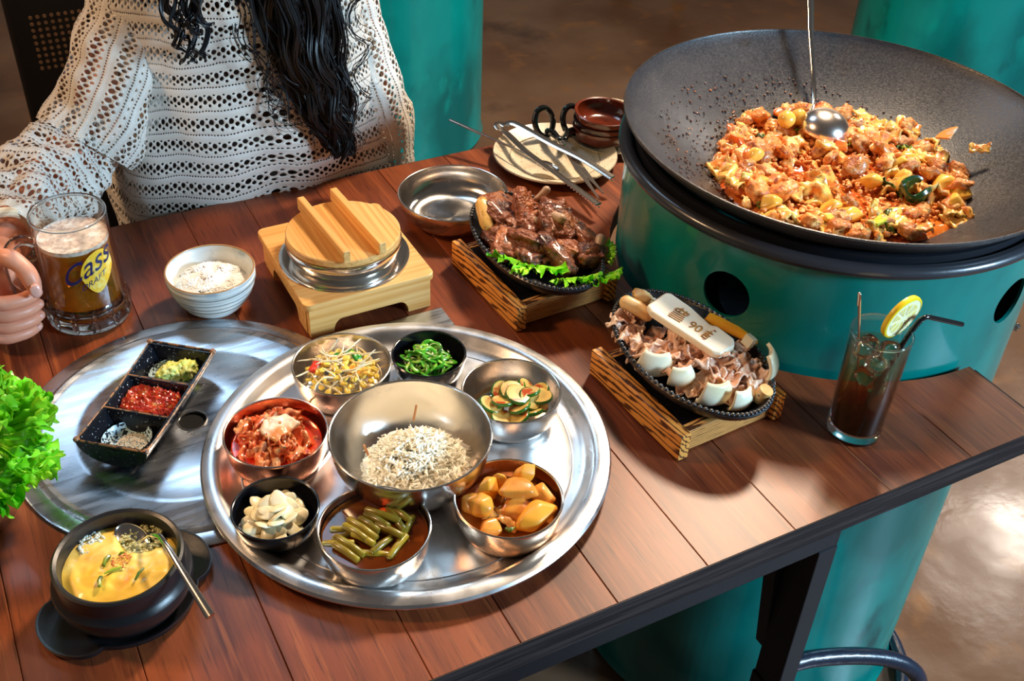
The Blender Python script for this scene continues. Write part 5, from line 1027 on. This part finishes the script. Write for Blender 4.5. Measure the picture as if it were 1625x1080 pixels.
def sleeve(path,rads,turns=1,amp=.12,nn=60,voff=0,across=True,fs=16):
    P_=smooth_path(path,8); m_=len(P_); rr=[]
    for i in range(m_):
        f=i/(m_-1)*(len(rads)-1); k=min(int(f),len(rads)-2); rr.append(rads[k]+(rads[k+1]-rads[k])*(f-k))
    L_=[0]
    for i in range(1,m_): L_.append(L_[-1]+(P_[i]-P_[i-1]).length)
    U_=Vector((0,-1,0)); secs=[]
    for i,p in enumerate(P_):
        t_=(P_[min(i+1,m_-1)]-P_[max(i-1,0)]).normalized(); U_=(U_-t_*U_.dot(t_)).normalized(); V_=t_.cross(U_); ring=[]
        for k in range(nn+1):
            a=2*PI*(k%nn)/nn; d=U_*cos(a)+V_*sin(a); q=p+d*rr[i]; w=1+amp*noise.fractal(Vector((q.x,q.y,q.z))*fs,.8,2,3)*1.6+.035*sin(L_[i]*95+2.2*sin(a))
            ring.append(p+d*rr[i]*w)
        secs.append(ring)
    rm=sum(rr)/len(rr)
    if across: loft(secs,nn,lambda i,j,p:(L_[j],2*PI*rm*i/nn+voff))
    else: loft(secs,nn,lambda i,j,p:(2*PI*rm*i/nn,L_[j]+voff))
sleeve([W_(-.030,.72,1.115),W_(-.070,.705,1.03),W_(-.112,.69,.955),W_(-.155,.665,.89),W_(-.198,.645,.845)],[.056,.068,.072,.072,.066],amp=.10,fs=11)
sleeve([W_(-.185,.665,.865),W_(-.235,.625,.832),W_(-.288,.560,.828),W_(-.318,.490,.838),W_(-.336,.448,.846)],[.050,.066,.062,.052,.040],amp=.14,nn=60,across=False,fs=22)
sleeve([W_(.110,.72,1.115),W_(.155,.70,1.04),W_(.186,.685,.95),W_(.212,.67,.85),W_(.238,.675,.76),W_(.232,.67,.67),W_(.17,.53,.62)],[.058,.068,.068,.064,.060,.055,.042],amp=.10,fs=11,voff=.01)
me=D.meshes.new('sweater'); me.from_pydata([tuple(v) for v in SV],[],SF); ul=me.uv_layers.new(name='UVMap')
for l in me.loops: ul.data[l.index].uv=SU[l.vertex_index]
for p in me.polygons: p.use_smooth=True
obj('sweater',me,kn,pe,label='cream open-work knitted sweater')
hemm=mat('knit_trim',(.80,.62,.42),.8,bump=(300,.6,.001))
obj('cuff',MB().tube([W_(-.337+.041*cos(a)*.9,.447+.016*cos(a+.6),.846+.041*sin(a)) for a in [2*PI*i/28 for i in range(29)]],.0060,10,cap=False),hemm,pe,label='rolled cream cuff')
# hair
hb=MB(); R=random.Random(8)
def strand(P_,amp,freq,rad,ph,n=46,lock=None):
    S=smooth_path(P_,max(3,n//(len(P_)-1))); out=[]
    m_=len(S)
    for i,p in enumerate(S):
        f=i/(m_-1); w=amp*(.3+f); out.append(p+Vector((w*sin(f*freq+ph),w*.7*cos(f*freq*1.1+ph*2),w*.3*sin(f*freq*1.7+ph))))
    hb.tube(out,[rad*(1-.65*(i/(m_-1))**2) for i in range(m_)],6,cap=True,flat=1.3)
def lockpath(top,keys,sp,R):
    dx,dy=R.gauss(0,1),R.gauss(0,1); L_=[]
    for i,(x,y,z,w) in enumerate(keys): L_.append(W_(x+dx*w*sp,y+dy*w*sp*.35-.004*abs(dx)*0,z))
    return L_
main=[(.080,.66,1.40,.030),(.085,.60,1.22,.030),(.088,.566,1.08,.028),(.093,.557,.99,.024),(.106,.553,.92,.021),(.124,.550,.86,.014),(.134,.547,.810,.006)]
def clumped(keys,nc,per,lens,amp,fr,rad,seed):
    R=random.Random(seed)
    for c in range(nc):
        dx=max(-1.9,min(1.9,R.gauss(0,1))); dy=R.gauss(0,1); ph=R.uniform(0,6); f=R.uniform(*fr); am=R.uniform(*amp); L=R.choice(lens)
        for k in range(per):
            ex,ey=R.gauss(0,.17),R.gauss(0,.3)
            strand([W_(x+(dx+ex)*w,y-.004+(dy+ey)*w*.38,z) for x,y,z,w in keys[:L]],am*R.uniform(.9,1.15),f*R.uniform(.97,1.03),R.uniform(*rad),ph+R.uniform(-.25,.25))
clumped(main,46,13,(5,6,7,7,7),(.004,.009),(16,30),(.0010,.0021),8)
clumped([(x,y,z,w*1.7) for x,y,z,w in main],12,3,(5,6,7),(.008,.014),(22,34),(.0006,.0010),9)
side=[(-.005,.66,1.40,.03),(-.035,.60,1.20,.02),(-.056,.57,1.08,.014),(-.058,.560,1.02,.011),(-.055,.556,.985,.008)]
clumped(side,9,7,(4,5,5),(.004,.010),(18,30),(.0010,.0018),10)
for i in range(9): strand([W_(x,y,z) for x,y,z in((.075,.58,1.15),(.055,.56,1.0),(.045,.553,.91),(.055+.04*R.random(),.548,.86))],.012,R.uniform(12,20),.0007,R.uniform(0,6))
for i in range(150):
    a=R.uniform(-.3,PI+.3); x=.05+.080*cos(a); y=.675+.085*sin(a); strand([W_(.05+.01*cos(a),.675,1.482),W_(x,y,1.43),W_(x+.01*cos(a),y+.01,1.33),W_(x+.02*cos(a),y+.02*sin(a),1.20),W_(x+.03*cos(a),y+.05*sin(a),1.02)],.006,R.uniform(8,16),.004,R.uniform(0,6),24)
obj('hair',hb,mat('black_hair',(.005,.004,.005),.42,spec=.35),pe,kind='stuff',label='long wavy black hair')
t=thing('dining_chair','black chair with perforated back that the person sits on','chair',(.05,.76,0))
dk=mat('black_chair_metal',(.008,.007,.007),.5)
obj('seat',MB().box((0,-.01,.44),(.48,.42,.04)),dk,t,smooth=False,mods=[('bevel',.01,3)])
bkp=obj('backrest',MB().box((.02,.25,.71),(.62,.02,.66)),dk,t,smooth=False,mods=[('bevel',.006)])
for x in(-.2,.2):
    for y in(-.18,.17): obj('leg',MB().box((x,y,.21),(.035,.035,.42)),dk,t,smooth=False)
dt_=MB()
for i in range(8):
    for j in range(9):
        m=MB().lathe([(0,0),(.0030,0),(.0030,.001),(0,.001)],10); dt_.add([(-.255+i*.0105+v[0],.2400-v[2],.895-j*.0105+v[1]) for v in m.v],m.f)
obj('perforations',dt_,mat('dot_metal2',(.35,.20,.10),.5),t,kind='stuff',label='grid of small round perforations')
